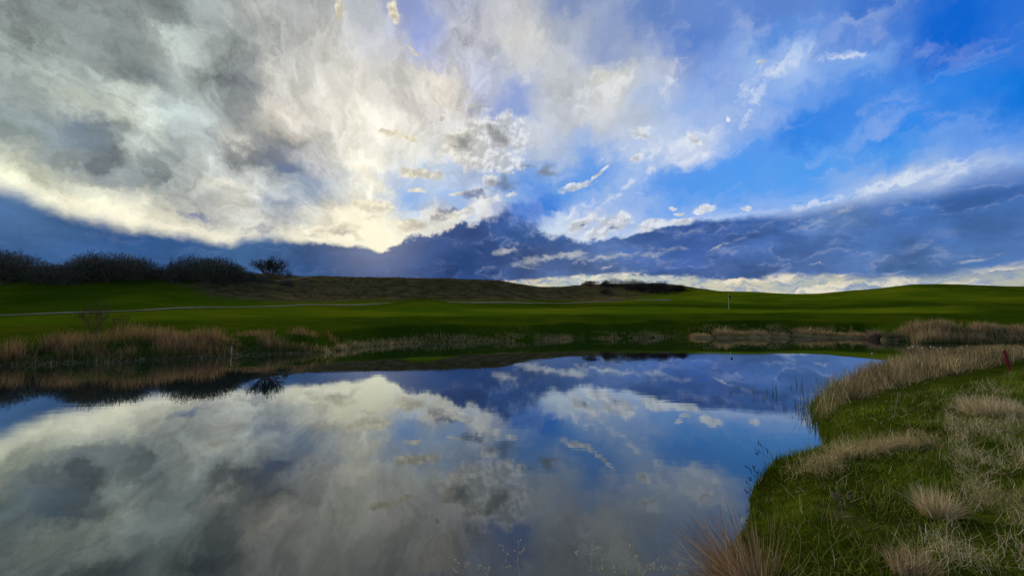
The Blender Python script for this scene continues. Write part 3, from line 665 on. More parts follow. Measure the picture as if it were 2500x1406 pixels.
def bare_tree(name, px, py, top, w_px, label, cat, n0=9, levels=4, seed=1, twigs=900, cols=BRUSH, spread=0.95, r=0.11, y0=36, wd=0.05):
    p = px_on_land(px, py, y0, 240); z = float(H(*p)[0]); h = height_px(px, top, p[1]) - z; w = w_px / F * p[1]
    root = bpy.data.objects.new(name, None); root.location = (p[0], p[1], z); root.empty_display_size = 0.5
    link(root, label=label, cat=cat)
    S = branch_segs((0, 0, -0.1), n0, h, spread, r, levels, 3, seed=seed)
    mz = S[:, 5].max(); mw = max(np.abs(S[:, 3]).max(), 1e-3); k = np.array([w / 2 / mw, w / 2 / mw, h / mz])
    S[:, :3] *= k; S[:, 3:6] *= k
    b = Bag(); lo = S[:, 6] >= r * 0.5; sticks(b, S[lo], np.array(cols[1]) * 1.3, 5); b.obj('trunk', M_TWIG, parent=root)
    b = Bag(); sticks(b, S[~lo], np.array(cols[0])); e = S[S[:, 7] < S[:, 7].min() * 2.2]
    if twigs:
        q = e[rng.choice(len(e), twigs)]; d = q[:, 3:6] - q[:, :3]; t = np.arctan2(np.hypot(d[:, 0], d[:, 1]), d[:, 2])
        blades(b, q[:, 3:6], h * rng.uniform(0.05, 0.13, twigs), wd, t, rng.normal(0, 0.4, twigs), tones(twigs, cols), az=np.arctan2(d[:, 1], d[:, 0]), seg=2)
    b.obj('crown', M_TWIG, parent=root)
    return root
bare_tree('bare_tree', 655, 676, 627, 104, 'lone round bare tree with fanned branches on the left hill crest', 'tree', n0=15, levels=4, seed=5, twigs=5200, wd=0.05, r=0.09)
bare_tree('bare_bush', 920, 675, 668, 12, 'tiny bare bush alone on the crest of the brown hill', 'bush', n0=5, levels=3, seed=8, twigs=80, r=0.05)
bare_tree('round_shrub', 1440, 699, 683, 50, 'round reddish shrub at the left end of the far ridge scrub', 'shrub', n0=12, levels=4, seed=9, twigs=2600, cols=RB, r=0.06, wd=0.10, y0=80)
bare_tree('green_shrub', 428, 652, 634, 42, 'dark green shrub at the left edge of the knoll thicket', 'shrub', n0=9, levels=3, seed=10, twigs=2200, cols=[(0.02, 0.05, 0.02), (0.03, 0.04, 0.02)], wd=0.10, r=0.05)
bare_tree('low_shrub', 8, 694, 664, 74, 'low grey shrub at the far left edge below the thicket', 'shrub', n0=12, levels=3, seed=11, twigs=2600, cols=BRUSH, wd=0.10, r=0.05)
bare_tree('low_shrub', 425, 691, 676, 60, 'low dark shrub on the slope between the two thickets', 'shrub', n0=10, levels=3, seed=12, twigs=2200, cols=BRUSH, wd=0.10, r=0.05)
bare_tree('waterside_shrub', 238, 822, 728, 150, 'thin leafless brown shrub rising from the left reeds', 'shrub', n0=9, levels=4, seed=13, twigs=1100, cols=[(0.10, 0.07, 0.035), (0.12, 0.08, 0.04)], r=0.014, wd=0.009, y0=17)

# low heath plants that roughen the brown hill
bag = Bag(); n = 15000; px = rng.uniform(420, 1660, n); Y = rng.uniform(50, 135, n)
x, y = px * 0, Y; x = (px - 1250) / F * CP * Y; keep = (np.interp(px, [-600, 0, 400, 700, 900, 1100, 1300, 1600], [52, 50, 49, 52, 56, 57, 62, 82]) + 1 < Y) & (fbm(x * 0.08, Y * 0.08, 77, 3) > -0.12)
x, y = x[keep], y[keep]; n = len(x); P = np.stack([x, y, H(x, y) - 0.03], 1); P = np.repeat(P, 5, 0); P[:, :2] += rng.normal(0, 0.22, (len(P), 2)); n = len(P)
blades(bag, P, rng.uniform(0.08, 0.32, n), 0.06, rng.uniform(0, 0.7, n), 0.3, tones(n, [(0.055, 0.042, 0.022), (0.035, 0.030, 0.018), (0.03, 0.04, 0.014), (0.10, 0.08, 0.045)], 0.3, [0.35, 0.3, 0.25, 0.1]), seg=2)
bag.obj('heath', M_STRAW, label='low brown heath plants covering the central hill', cat='heath', kind='stuff')

# ------------------------------------------------------------------ reeds round the pond
STRAW = [(0.52, 0.36, 0.16), (0.38, 0.25, 0.11), (0.64, 0.47, 0.24), (0.26, 0.17, 0.075)]
REDST = [(0.27, 0.15, 0.065), (0.19, 0.105, 0.05), (0.36, 0.23, 0.11)]
LGREEN = [(0.06, 0.10, 0.02), (0.085, 0.12, 0.03), (0.04, 0.07, 0.015)]
def along_shore(px0, px1, n, d0, d1, far=True):
    """random points on a band of land, d0..d1 metres in from the waterline"""
    out = []; m = 0
    i0 = [i for i, p in enumerate(SHORE_PX) if i < 37 and px0 - 60 <= p[0] <= px1 + 60]
    S = SHORE[i0[0]:i0[-1] + 1]; ln = np.linalg.norm(np.diff(S, axis=0), axis=1); cum = np.concatenate([[0], np.cumsum(ln)])
    while m < n:
        t = rng.uniform(0, cum[-1], n * 2); k = np.clip(np.searchsorted(cum, t) - 1, 0, len(ln) - 1); f = ((t - cum[k]) / ln[k])[:, None]
        q = S[k] * (1 - f) + S[k + 1] * f; q = q + np.stack([rng.normal(0, 0.15, len(q)), rng.uniform(d0, d1 + 0.6, len(q))], 1)
        ppx = 1250 + F * q[:, 0] / q[:, 1] / CP; z = H(q[:, 0], q[:, 1])
        ok = (ppx > px0) & (ppx < px1) & (z > -0.10); q = q[ok]; out.append(q); m += len(q)
    return np.concatenate(out)[:n]
def reed_band(bag, px0, px1, n, d0, d1, hfun, cols, wd, lean=0.25, thin=0.0, seed=1, w=None, bend=0.35):
    q = along_shore(px0, px1, n, d0, d1); ppx = 1250 + F * q[:, 0] / q[:, 1] / CP
    keep = (fbm(q[:, 0] * 0.8, q[:, 1] * 1.2, seed, 3) > thin - 0.55) & (rng.uniform(0, 1, len(q)) < np.clip((px1 - ppx) / 110, 0.04, 1)); q, ppx = q[keep], ppx[keep]; n = len(q)
    h = hfun(ppx) * rng.uniform(0.55, 1.12, n) * (1 + 0.95 * fbm(q[:, 0] * 0.9, q[:, 1] * 0.9, seed + 3, 3))
    P = np.stack([q[:, 0], q[:, 1], H(q[:, 0], q[:, 1]) - 0.02], 1)
    blades(bag, P, h, wd * rng.uniform(0.6, 1.3, n), np.abs(rng.normal(0, lean, n)), rng.normal(bend, 0.3, n), tones(n, cols, 0.3, w), seg=3)
bag = Bag()
hl = lambda p: np.interp(p, [-400, 0, 100, 300, 420, 520, 600, 640, 700, 760, 800, 870], [0.9, 0.72, 0.76, 0.80, 0.84, 0.58, 0.40, 0.62, 0.66, 0.5, 0.35, 0.25])
reed_band(bag, -380, 870, 15000, 0.35, 2.8, hl, REDST, 0.013, 0.18, 0.50, 1)
reed_band(bag, -380, 870, 7500, 0.0, 1.6, lambda p: hl(p) * 0.6, LGREEN, 0.014, 0.2, 0.2, 2)
reed_band(bag, -380, 870, 5000, -0.15, 0.7, lambda p: hl(p) * 0.30, STRAW, 0.014, 0.9, 0.2, 3)
q = along_shore(-380, 790, 3600, -0.12, 0.05); P = np.stack([q[:, 0], q[:, 1], np.maximum(H(q[:, 0], q[:, 1]), 0) + 0.015], 1); n = len(P)
blades(bag, P, rng.uniform(0.1, 0.4, n), 0.016, 1.45, 0.05, tones(n, [(0.36, 0.30, 0.21), (0.28, 0.22, 0.15)]), seg=2, az=rng.choice([0, np.pi], n) + rng.normal(0, 0.25, n))
bag.obj('reeds', M_STRAW, label='thick reddish brown reed bed along the left shore', cat='reeds', kind='stuff')
bag = Bag()
hc = lambda p: np.interp(p, [780, 850, 900, 1000, 1100, 1380, 1400, 1430, 1500, 1640, 1700], [0.40, 0.34, 0.26, 0.30, 0.22, 0.26, 0.08, 0.08, 0.22, 0.2, 0.2])
reed_band(bag, 790, 1690, 10500, -0.15, 0.40, hc, STRAW, 0.014, 0.6, 0.36, 5)
reed_band(bag, 790, 1690, 2600, 0.0, 1.0, lambda p: hc(p) * 1.5, LGREEN + [(0.16, 0.16, 0.06)], 0.013, 0.15, 0.42, 6, bend=0.15)
bag.obj('shore_grass', M_STRAW, label='thin fringe of low tan and green grass along the middle of the far shore', cat='grass', kind='stuff')
bag = Bag()
hr = lambda p: np.interp(p, [2130, 2170, 2200, 2240, 2300, 2800], [0.35, 0.42, 0.46, 0.58, 0.66, 0.72])
reed_band(bag, 2150, 2780, 11000, 0.1, 3.0, hr, [(0.38, 0.26, 0.125), (0.27, 0.18, 0.09), (0.48, 0.35, 0.19), (0.18, 0.12, 0.055)], 0.015, 0.25, 0.25, 8)
reed_band(bag, 2140, 2780, 3500, 0.0, 1.2, lambda p: hr(p) * 0.6, LGREEN, 0.015, 0.2, 0.25, 9)
bag.obj('reeds', M_STRAW, label='pale tan reeds on the far bank at the right edge', cat='reeds', kind='stuff')

bag = Bag(); reed_band(bag, 1680, 2160, 4200, -0.1, 0.9, lambda p: 0.30 + 0 * p, STRAW, 0.015, 0.6, 0.3, 15)
bag.obj('shore_grass', M_STRAW, label='low matted tan grass running between the far shore tussocks', cat='grass', kind='stuff')
def mound(bag, a, b, h, tone, seed):
    nu, nv = 20, 7; V = []
    for j in range(nv):
        for i in range(nu):
            t = 2 * np.pi * i / nu; e = (np.pi / 2) * j / nv; k = 1 + 0.35 * float(vnoise(np.array([math.cos(t) * 2 + seed]), np.array([math.sin(t) * 2 + j * 0.7]), 3)[0])
            V.append((a * math.cos(t) * math.cos(e) * k, b * math.sin(t) * math.cos(e) * k, h * math.sin(e) * k - 0.04))
    V.append((0, 0, h)); Fc = []
    for j in range(nv - 1):
        for i in range(nu):
            p, q = j * nu + i, j * nu + (i + 1) % nu; Fc += [(p, q, q + nu), (p, q + nu, p + nu)]
    for i in range(nu): Fc.append(((nv - 1) * nu + i, (nv - 1) * nu + (i + 1) % nu, nu * nv))
    V = np.array(V); bag.add(V, np.array(Fc), np.tile(tone, (len(V), 1)) * rng.uniform(0.7, 1.2, (len(V), 1)))
def tussock(name, px, w_px, top, label, cols=STRAW, n=800, group='grass tussocks along the right of the far shore', hair=0.5):
    i = np.argmin([abs(p[0] - px) if k < 37 else 9e9 for k, p in enumerate(SHORE_PX)])
    base = np.interp(px, [p[0] for p in SHORE_PX[:31]], [p[1] for p in SHORE_PX[:31]]); c = ground_px(px, base); c[1] += 0.12
    z = min(max(float(H(*c)[0]), 0.0), 0.06); h = height_px(px, top, c[1]) - z; w = w_px / F * c[1]
    bag = Bag(); a = rng.uniform(0, 2 * np.pi, n); u = np.sqrt(rng.uniform(0, 1, n)) * 0.8
    P = np.stack([u * np.cos(a) * w * 0.42, u * np.sin(a) * w * 0.35, h * 0.30 * (1 - u * u) * rng.uniform(0, 1, n)], 1)
    blades(bag, P, h * rng.uniform(0.6, 1.3, n) * (1 - 0.25 * u), 0.018, u * hair + 0.08, rng.uniform(0.2, 1.3, n), tones(n, cols, 0.3), az=a + rng.normal(0, 0.5, n), seg=3)
    mound(bag, w * 0.50, w * 0.40, h * 0.6, np.array(cols[1]), i + px)
    o = bag.obj(name, M_STRAW, label=label, cat='tussock', group=group); o.location = (c[0], c[1], z); return o
for px, w, top, lab in [(1712, 60, 812, 'low spreading tan tussock, the leftmost of the row on the far shore'), (1766, 52, 799, 'peaked ragged tan tussock second from the left of the far shore row'),
                        (1806, 42, 806, 'small tussock just right of the peaked one, below the golf flag'), (1850, 64, 803, 'wide greenish tan tussock right of the golf flag'),
                        (1905, 44, 810, 'low flat tussock between the wide greenish one and the big rounded one'), (1968, 62, 797, 'largest rounded tan tussock in the far shore row'),
                        (2012, 50, 804, 'brown rounded tussock touching the right side of the largest one'), (2050, 44, 810, 'short tan tussock right of the brown rounded pair'),
                        (2096, 56, 810, 'pale low tussock just left of the round ball shaped bush')]:
    tussock('grass_tussock', px, w, top, lab)
o = tussock('ball_shrub', 2141, 36, 802, 'single round brown ball shaped bush at the water edge', [(0.32, 0.21, 0.14), (0.24, 0.16, 0.11)], 1500, None, 1.4); o['category'] = 'bush'
tussock('grass_tussock', 2185, 46, 808, 'greenish tussock just right of the round ball shaped bush', [(0.10, 0.11, 0.04), (0.16, 0.14, 0.07)])

# ------------------------------------------------------------------ things on the far side
def prism(bag, a, b, r0, r1, tone, sides=10): sticks(bag, [(*a, *b, r0, r1)], tone, sides)
M_PIN = plain('pin_paint', (0.62, 0.66, 0.45), 0.5); M_FLAG = plain('flag_cloth', (0.012, 0.012, 0.02), 0.9)
pf = at_Y(1779, 55.0); zf = float(H(*pf)[0]); root = link(bpy.data.objects.new('golf_flagstick', None), label='thin pale flagstick with a dark flag standing on the green', cat='flagstick'); root.location = (pf[0], pf[1], zf)
hp = height_px(1779, 719.5, 55.0) - zf
b = Bag(); prism(b, (0, 0, -0.1), (0, 0, hp), 0.026, 0.022, (1, 1, 1)); link(bpy.data.objects.new('pole', b.mesh('pole', M_PIN)), parent=root)
b = Bag(); prism(b, (0, 0, hp), (0, 0, hp + 0.04), 0.03, 0.012, (1, 1, 1)); link(bpy.data.objects.new('finial', b.mesh('finial', M_PIN)), parent=root)
gx, gz = 9, 7; V = []
for i in range(gx):
    for j in range(gz):
        u, v = i / (gx - 1), j / (gz - 1)
        V.append((0.026 + u * 0.30, 0.05 * math.sin(u * 7 + v * 2) * u, hp - 0.03 - v * 0.36 * (1 - 0.25 * u) - u * 0.24 - 0.02 * math.sin(u * 9)))
V = np.array(V); fc = grid_faces(0, gx - 1, 0, gz - 1, gz); V2 = V + np.array([0, 0.004, 0]); nV = len(V)
rim_i = [j for j in range(gz)] + [i * gz + gz - 1 for i in range(1, gx)] + [(gx - 1) * gz + j for j in range(gz - 2, -1, -1)] + [i * gz for i in range(gx - 2, 0, -1)]
sd = np.array([[rim_i[k], rim_i[(k + 1) % len(rim_i)], rim_i[(k + 1) % len(rim_i)] + nV, rim_i[k] + nV] for k in range(len(rim_i))])
link(bpy.data.objects.new('flag', mesh_np('flag', np.concatenate([V, V2]), np.concatenate([fc, fc[:, ::-1] + nV, sd]), 4, None, M_FLAG, True)), parent=root)

M_WOOD = plain('weathered_wood', (0.36, 0.30, 0.20), 0.85, 14.0, 0.3, 0.4)
def post(name, px, y_base, y_top, Y, w, d, lean, material, **k):
    """sawn stake: bevelled box with a sloped, chipped top"""
    import bmesh
    bm = bmesh.new(); bmesh.ops.create_cube(bm, size=1.0); dr = ray(px, y_base); x = dr[0] / dr[1] * Y; z0 = max(float(H(x, Y)[0]), -0.3); h = height_px(px, y_top, Y) - z0
    for v in bm.verts:
        top = v.co.z > 0; v.co = Vector((v.co.x * w * (1.0 if top else 0.8), v.co.y * d, (h if top else -0.15) + (v.co.x * w * 0.35 if top else 0)))
        v.co.x += lean * (v.co.z / h)
    bmesh.ops.bevel(bm, geom=list(bm.edges), offset=min(w, d) * 0.12, segments=2, affect='EDGES')
    me = bpy.data.meshes.new(name); bm.to_mesh(me); bm.free(); me.materials.append(material)
    o = link(bpy.data.objects.new(name, me), **k); o.location = (x, Y, z0); return o
post('wooden_stake', 565, 868, 845, ground_px(565, 869)[1], 0.055, 0.04, 0.0, M_WOOD, label='short pale wooden stake standing in the water by the left reeds', cat='stake')
bag = Bag(); c = ground_px(612, 865); S = []
for dx0, dz0, dx1, dz1, r in [(-0.75, 0.02, 0.55, 0.33, .018), (-0.5, 0.03, 0.15, 0.40, .014), (0.0, 0.10, 0.75, 0.20, .012), (-0.9, 0.03, 0.9, 0.06, .02), (0.2, 0.2, 0.5, 0.5, .010)]:
    S.append((dx0, rng.normal(0, 0.1), dz0, dx1, rng.normal(0, 0.12), dz1, r, r * 0.5))
sticks(bag, S, (0.24, 0.19, 0.12), 6); o = bag.obj('fallen_branch', M_STRAW, label='fallen pale branch lying in the shallows beside the wooden stake', cat='branch'); o.location = (c[0], c[1], 0)

# ------------------------------------------------------------------ near bank
def in_poly(px, py, poly):
    ins = np.zeros(px.shape, bool); n = len(poly)
    for i in range(n):
        ax, ay = poly[i]; bx, by = poly[(i + 1) % n]
        c = ((ay > py) != (by > py)) & (px < (bx - ax) * (py - ay) / ((by - ay) or 1e-9) + ax); ins ^= c
    return ins
SPIT = [(1978, 1002), (1992, 1024), (2060, 1004), (2150, 985), (2230, 962), (2320, 946), (2420, 925), (2500, 905), (2700, 890), (2900, 870), (2900, 846), (2700, 852), (2640, 858), (2520, 864), (2430, 868), (2330, 876), (2240, 888), (2160, 905), (2090, 926), (2040, 950), (2000, 975)]
PALE = [(2310, 1010), (2350, 965), (2420, 945), (2475, 985), (2520, 1060), (2600, 1150), (2600, 1290), (2500, 1330), (2420, 1300), (2360, 1250), (2335, 1190), (2305, 1090)]
PALE2 = [(2200, 1340), (2330, 1300), (2440, 1330), (2560, 1340), (2560, 1480), (2200, 1480)]
def near_pts(dens, y0, y1, x0=-4.0, x1=22.0, vis=True):
    n = int(dens * (x1 - x0) * (y1 - y0)); x = rng.uniform(x0, x1, n); y = rng.uniform(y0, y1, n)
    z = H(x, y); ppx, ppy = to_px(x, y, z)
    ok = (z > -0.01) & (ppx > 1350) & (ppx < 2800) & (ppy < 1750) & (ppy > 780)
    return x[ok], y[ok], z[ok], ppx[ok], ppy[ok]
gb = Bag(); db = Bag()
G1 = [(0.045, 0.078, 0.003), (0.070, 0.105, 0.005), (0.110, 0.140, 0.008), (0.028, 0.048, 0.003)]
GY = [(0.20, 0.22, 0.03), (0.14, 0.19, 0.02), (0.26, 0.24, 0.07)]
TAN = [(0.60, 0.47, 0.27), (0.48, 0.36, 0.19), (0.32, 0.23, 0.12), (0.72, 0.60, 0.38)]
for y0, y1, x1, dn, wk in [(1.2, 3.6, 6, 3600, 1.0), (3.6, 6.0, 9, 2000, 1.25), (6.0, 10.0, 14, 900, 1.7), (10.0, 22.0, 30, 240, 2.6)]:
    x, y, z, ppx, ppy = near_pts(dn, y0, y1, -0.5, x1)
    pale = in_poly(ppx, ppy, PALE) | in_poly(ppx, ppy, PALE2); tn = fbm(x * 2.2, y * 2.2, 51, 3); spit = in_poly(ppx, ppy, SPIT)
    k = (~pale | (rng.uniform(0, 1, len(x)) < 0.35)) & ~spit; n = int(k.sum()); P = np.stack([x, y, z - 0.005], 1)[k]
    d = shore_dist(x[k], y[k]); tall = 1 + 1.3 * np.exp(-np.clip(d, 0, 9) / 0.22)
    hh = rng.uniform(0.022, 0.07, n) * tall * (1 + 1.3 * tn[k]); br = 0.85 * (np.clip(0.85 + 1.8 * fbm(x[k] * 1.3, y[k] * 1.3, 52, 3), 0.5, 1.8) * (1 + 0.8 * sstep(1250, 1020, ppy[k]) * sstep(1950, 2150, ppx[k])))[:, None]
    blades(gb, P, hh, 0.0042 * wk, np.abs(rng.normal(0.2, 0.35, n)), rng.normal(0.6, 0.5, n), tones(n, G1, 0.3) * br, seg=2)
    # yellow-green taller grass, more of it away from the water
    j = rng.uniform(0, 1, len(x)) < np.clip((ppx - 1850) / 2000, 0.02, 0.22) * np.clip(0.9 + 3.0 * tn, 0, 3); j &= ~spit; n = int(j.sum())
    blades(gb, np.stack([x, y, z], 1)[j], rng.uniform(0.07, 0.22, n), 0.0034 * wk, np.abs(rng.normal(0.3, 0.4, n)), rng.normal(0.9, 0.6, n), tones(n, GY, 0.3), seg=3)
    # pale dry tangle
    t2 = fbm(x * 5.5, y * 5.5, 57, 3); j = pale & (tn + 0.8 * t2 > -0.06) & (rng.uniform(0, 1, len(x)) < 0.85); n = int(j.sum())
    blades(db, np.stack([x, y, z], 1)[j] + np.clip(0.05 + 0.22 * t2[j] + rng.normal(0, 0.03, n), 0, 0.2)[:, None] * np.array([0, 0, 1]), rng.uniform(0.04, 0.17, n), 0.0024 * wk, np.abs(rng.normal(0.9, 0.6, n)), rng.normal(0.8, 1.4, n), tones(n, TAN, 0.35), seg=3)
    j = (rng.uniform(0, 1, len(x)) < 0.030) & ~spit; n = int(j.sum())
    blades(db, np.stack([x, y, z], 1)[j], rng.uniform(0.05, 0.2, n), 0.003 * wk, np.abs(rng.normal(0.8, 0.5, n)), rng.normal(0.6, 0.6, n), tones(n, TAN, 0.3), seg=3)
gb.obj('grass', M_BLADE, label='short green turf and taller yellow green grass on the near bank', cat='grass', kind='stuff')
db.obj('dry_grass', M_STRAW, label='pale tangled dry grass on the near bank at lower right', cat='dry grass', kind='stuff')

# the bed of dead cattail leaves on the spit
bag = Bag(); lo = np.array([ground_px(*p, 0.1) for p in SPIT]); n = 90000
x = rng.uniform(5.0, 34, n); y = rng.uniform(7.0, 26, n); ppx, ppy = to_px(x, y, np.full(n, 0.1)); k = in_poly(ppx, ppy, SPIT); x, y, ppx, ppy = x[k], y[k], ppx[k], ppy[k]
pr = np.clip(9.0 / y, 0.25, 1.0) ** 1.2; k = rng.uniform(0, 1, len(x)) < pr; x, y, ppx = x[k], y[k], ppx[k]; n = len(x)
xx = np.concatenate([x] * 7) + rng.normal(0, 0.10, n * 7); yy = np.concatenate([y] * 7) + rng.normal(0, 0.10, n * 7); n = len(xx)
z = np.maximum(H(xx, yy), -0.03); pq, _ = to_px(xx, yy, z); wk = np.clip(yy / 9, 0.9, 2.2)
gr = rng.uniform(0, 1, n) < np.clip(0.55 - (pq - 1980) / 260, 0.07, 0.5)
hh = rng.uniform(0.12, 0.66, n) * (1 + 0.9 * fbm(xx * 1.6, yy * 1.6, 61, 3)) * 0.85; hh = np.clip(hh, 0.08, np.interp(yy, [7, 10, 14, 20], [0.62, 0.56, 0.50, 0.46]))
tn = tones(n, [(0.38, 0.27, 0.13), (0.25, 0.17, 0.08), (0.54, 0.42, 0.22), (0.14, 0.09, 0.045)], 0.35); tn[gr] = tones(int(gr.sum()), [(0.08, 0.14, 0.03), (0.11, 0.16, 0.04)], 0.3)
low = rng.uniform(0, 1, n) < 0.38; hh[low] *= 0.7; tn *= np.clip(0.85 + 1.3 * fbm(xx * 2.1, yy * 2.1, 63, 3), 0.4, 1.5)[:, None]
blades(bag, np.stack([xx, yy, z - 0.02], 1), hh, 0.0075 * wk * rng.uniform(0.6, 1.3, n), np.where(low, rng.uniform(0.5, 1.5, n), np.abs(rng.normal(0.08, 0.28, n))), rng.normal(0.4, 0.8, n), tn, seg=3)
bag.obj('cattail_leaves', M_STRAW, label='bed of dead brown cattail leaves on the spit at right', cat='cattail leaves', kind='stuff')

def near_land(px, py, y0=0.9, y1=30.0): return px_on_land(px, py, y0, y1)
M_FLUFF = plain('seed_fluff', (0.40, 0.35, 0.25), 0.95, 60.0, 0.3)
import bmesh
def fluff_mesh(seed):
    bm = bmesh.new(); bmesh.ops.create_icosphere(bm, subdivisions=3, radius=1.0); g = np.random.default_rng(seed)
    for v in bm.verts:
        k = 1 + 0.28 * float(fbm(np.array([v.co.x * 2.3 + seed]), np.array([v.co.y * 2.3 + v.co.z * 3.1]), seed, 3)[0]) * 2
        v.co = Vector((v.co.x * 0.036 * k, v.co.y * 0.034 * k, v.co.z * 0.055 * k))
    me = bpy.data.meshes.new('seed_head'); bm.to_mesh(me); bm.free(); me.materials.append(M_FLUFF)
    me.polygons.foreach_set('use_smooth', np.ones(len(me.polygons), bool)); return me
fm = [fluff_mesh(3), fluff_mesh(5)]
heads = [(2129, 863, 'leftmost fluffy white cattail head at the front edge of the spit'), (2220, 850, 'fluffy cattail head at the left of the first close pair above the spit'), (2229, 847, 'fluffy cattail head at the right of the first close pair above the spit'),
         (2253, 849, 'small single fluffy cattail head between the two close pairs'), (2273, 847, 'fluffy cattail head at the left of the second close pair'), (2281, 848, 'fluffy cattail head at the right of the second close pair'),
         (2297, 849, 'large fluffy white cattail head right of both close pairs'), (2326, 858, 'low fluffy cattail head set below its neighbours on the spit'), (2361, 844, 'fluffy cattail head standing apart nearest the red stake')]
for i, (px, py, lab) in enumerate(heads):
    Y = float(np.interp(px, [2129, 2220, 2361], [12.6, 15.0, 17.0])); d = ray(px, py); x = d[0] / d[1] * Y; z0 = max(float(H(x, Y)[0]), 0); zt = height_px(px, py, Y)
    r = link(bpy.data.objects.new('cattail', None), label=lab, cat='cattail', group='fluffy cattails on the spit'); r.location = (x, Y, z0)
    b = Bag(); sticks(b, [(0, 0, -0.05, 0.01, 0, (zt - z0) * 0.5, .006, .005), (0.01, 0, (zt - z0) * 0.5, 0, 0, zt - z0 + 0.05, .005, .004)], (0.30, 0.25, 0.14), 6); b.obj('stem', M_STRAW, parent=r)
    h = link(bpy.data.objects.new('seed_head', fm[i % 2]), parent=r); h.location = (0, 0, zt - z0); s = 0.62 + 0.3 * ((i * 7) % 5) / 4; h.scale = (s * 1.15, s * 1.15, s)

# green reed shoots standing in the open water left of the spit
for i, (px, yb, yt) in enumerate([(1780, 962, 946), (1786, 960, 950), (1806, 946, 938), (1837, 962, 929), (1847, 966, 955), (1866, 974, 960), (1873, 960, 944), (1886, 964, 921), (1896, 962, 928), (1908, 982, 948), (1924, 972, 952), (1929, 948, 934), (1947, 940, 912), (1954, 946, 922), (1942, 992, 958), (1950, 1000, 966), (1959, 1004, 950), (1966, 1010, 958), (1971, 1000, 940), (1978, 1016, 962), (1984, 1024, 970), (1962, 976, 934), (1974, 984, 938), (1915, 1000, 984), (1890, 992, 974), (1990, 1034, 990), (1996, 1040, 1000), (1934, 1020, 1004)]):
    c = ground_px(px, yb); h = height_px(px, yt, c[1]); b = Bag(); m = 2 + (i % 3); o = rng.normal(0, 0.02, (m, 2))
    blades(b, np.stack([o[:, 0], o[:, 1], np.full(m, -0.08)], 1), (h + 0.08) * rng.uniform(0.6, 1.05, m), 0.011, np.abs(rng.normal(0, 0.10, m)), rng.normal(0.1, 0.15, m), tones(m, [(0.05, 0.085, 0.02), (0.04, 0.06, 0.02)]), seg=4)
    q = b.obj('reed_shoot', M_BLADE, label='slim green reed shoot standing in open water off the spit', cat='reed shoot', group='green reed shoots in the water'); q.location = (c[0], c[1], 0)

# the fallen straw clump
bag = Bag(); pth = np.array([near_land(*p) for p in [(1985, 1158), (2015, 1140), (2060, 1118), (2110, 1106), (2160, 1098), (2220, 1092), (2250, 1082)]]); n = 4200
t = rng.beta(1.1, 1.0, n) * (len(pth) - 1); k = np.minimum(t.astype(int), len(pth) - 2); f = (t - k)[:, None]; q = pth[k] * (1 - f) + pth[k + 1] * f + rng.normal(0, 0.075, (n, 2)) * (1 + 0.8 * np.sin(t * 2.6))[:, None]
P = np.stack([q[:, 0], q[:, 1], H(q[:, 0], q[:, 1]) + rng.uniform(0.0, 0.09, n)], 1)
blades(bag, P, rng.uniform(0.05, 0.20, n), 0.0032, np.abs(rng.normal(1.1, 0.5, n)), rng.normal(0.9, 1.1, n), tones(n, [(0.56, 0.43, 0.20), (0.42, 0.30, 0.13), (0.27, 0.18, 0.08), (0.72, 0.58, 0.32)], 0.3), az=rng.normal(math.pi * 0.95, 1.5, n), seg=4)
bag.obj('straw_clump', M_STRAW, label='long low clump of flattened pale straw lying across the green bank', cat='straw clump')

def tuft(name, px, py, n, hr, lean, bend, cols, label, cat, az0=None, azs=3.2, rad=0.05, wd=0.003, group=None):
    c = near_land(px, py) if py < 1406 else ground_px(px, py, 0.25); z = float(H(*c)[0]); a = (rng.uniform(0, 2 * np.pi, n) if az0 is None else rng.normal(az0, azs, n))
    u = np.sqrt(rng.uniform(0, 1, n)) * rad; b = Bag()
    blades(b, np.stack([u * np.cos(a), u * np.sin(a), np.full(n, -0.02)], 1), rng.uniform(*hr, n), wd * rng.uniform(0.6, 1.4, n), np.abs(rng.normal(*lean, n)), rng.normal(*bend, n), tones(n, cols, 0.3), az=a, seg=5)
    o = b.obj(name, M_STRAW, label=label, cat=cat, group=group); o.location = (c[0], c[1], z); return o
BR = [(0.32, 0.21, 0.11), (0.24, 0.15, 0.075), (0.42, 0.31, 0.17), (0.17, 0.10, 0.05)]
o = tuft('grass_tussock', 1865, 1425, 1700, (0.10, 0.60), (1.12, 0.38), (0.05, 0.5), [(0.28, 0.155, 0.075), (0.18, 0.095, 0.045), (0.40, 0.26, 0.14), (0.54, 0.41, 0.24)], 'big bristling brown tussock of dry grass at the bottom edge', 'tussock', az0=math.pi * 0.85, azs=0.95, rad=0.17, wd=0.0028)
tuft('dry_tuft', 2290, 1262, 700, (0.10, 0.30), (0.15, 0.25), (0.5, 0.6), TAN, 'small upright tan tuft left of the pale dry grass', 'tuft', rad=0.09)
tuft('dry_tuft', 2420, 1010, 2200, (0.12, 0.36), (0.35, 0.35), (0.6, 0.8), TAN, 'tall greyish tan tuft at the top of the pale dry grass', 'tuft', rad=0.30, wd=0.004)
tuft('dry_tuft', 2230, 1400, 500, (0.06, 0.20), (0.15, 0.25), (0.3, 0.5), BR + TAN[:1], 'low brown stubbly tuft at the bottom edge among green stems', 'tuft', rad=0.10)

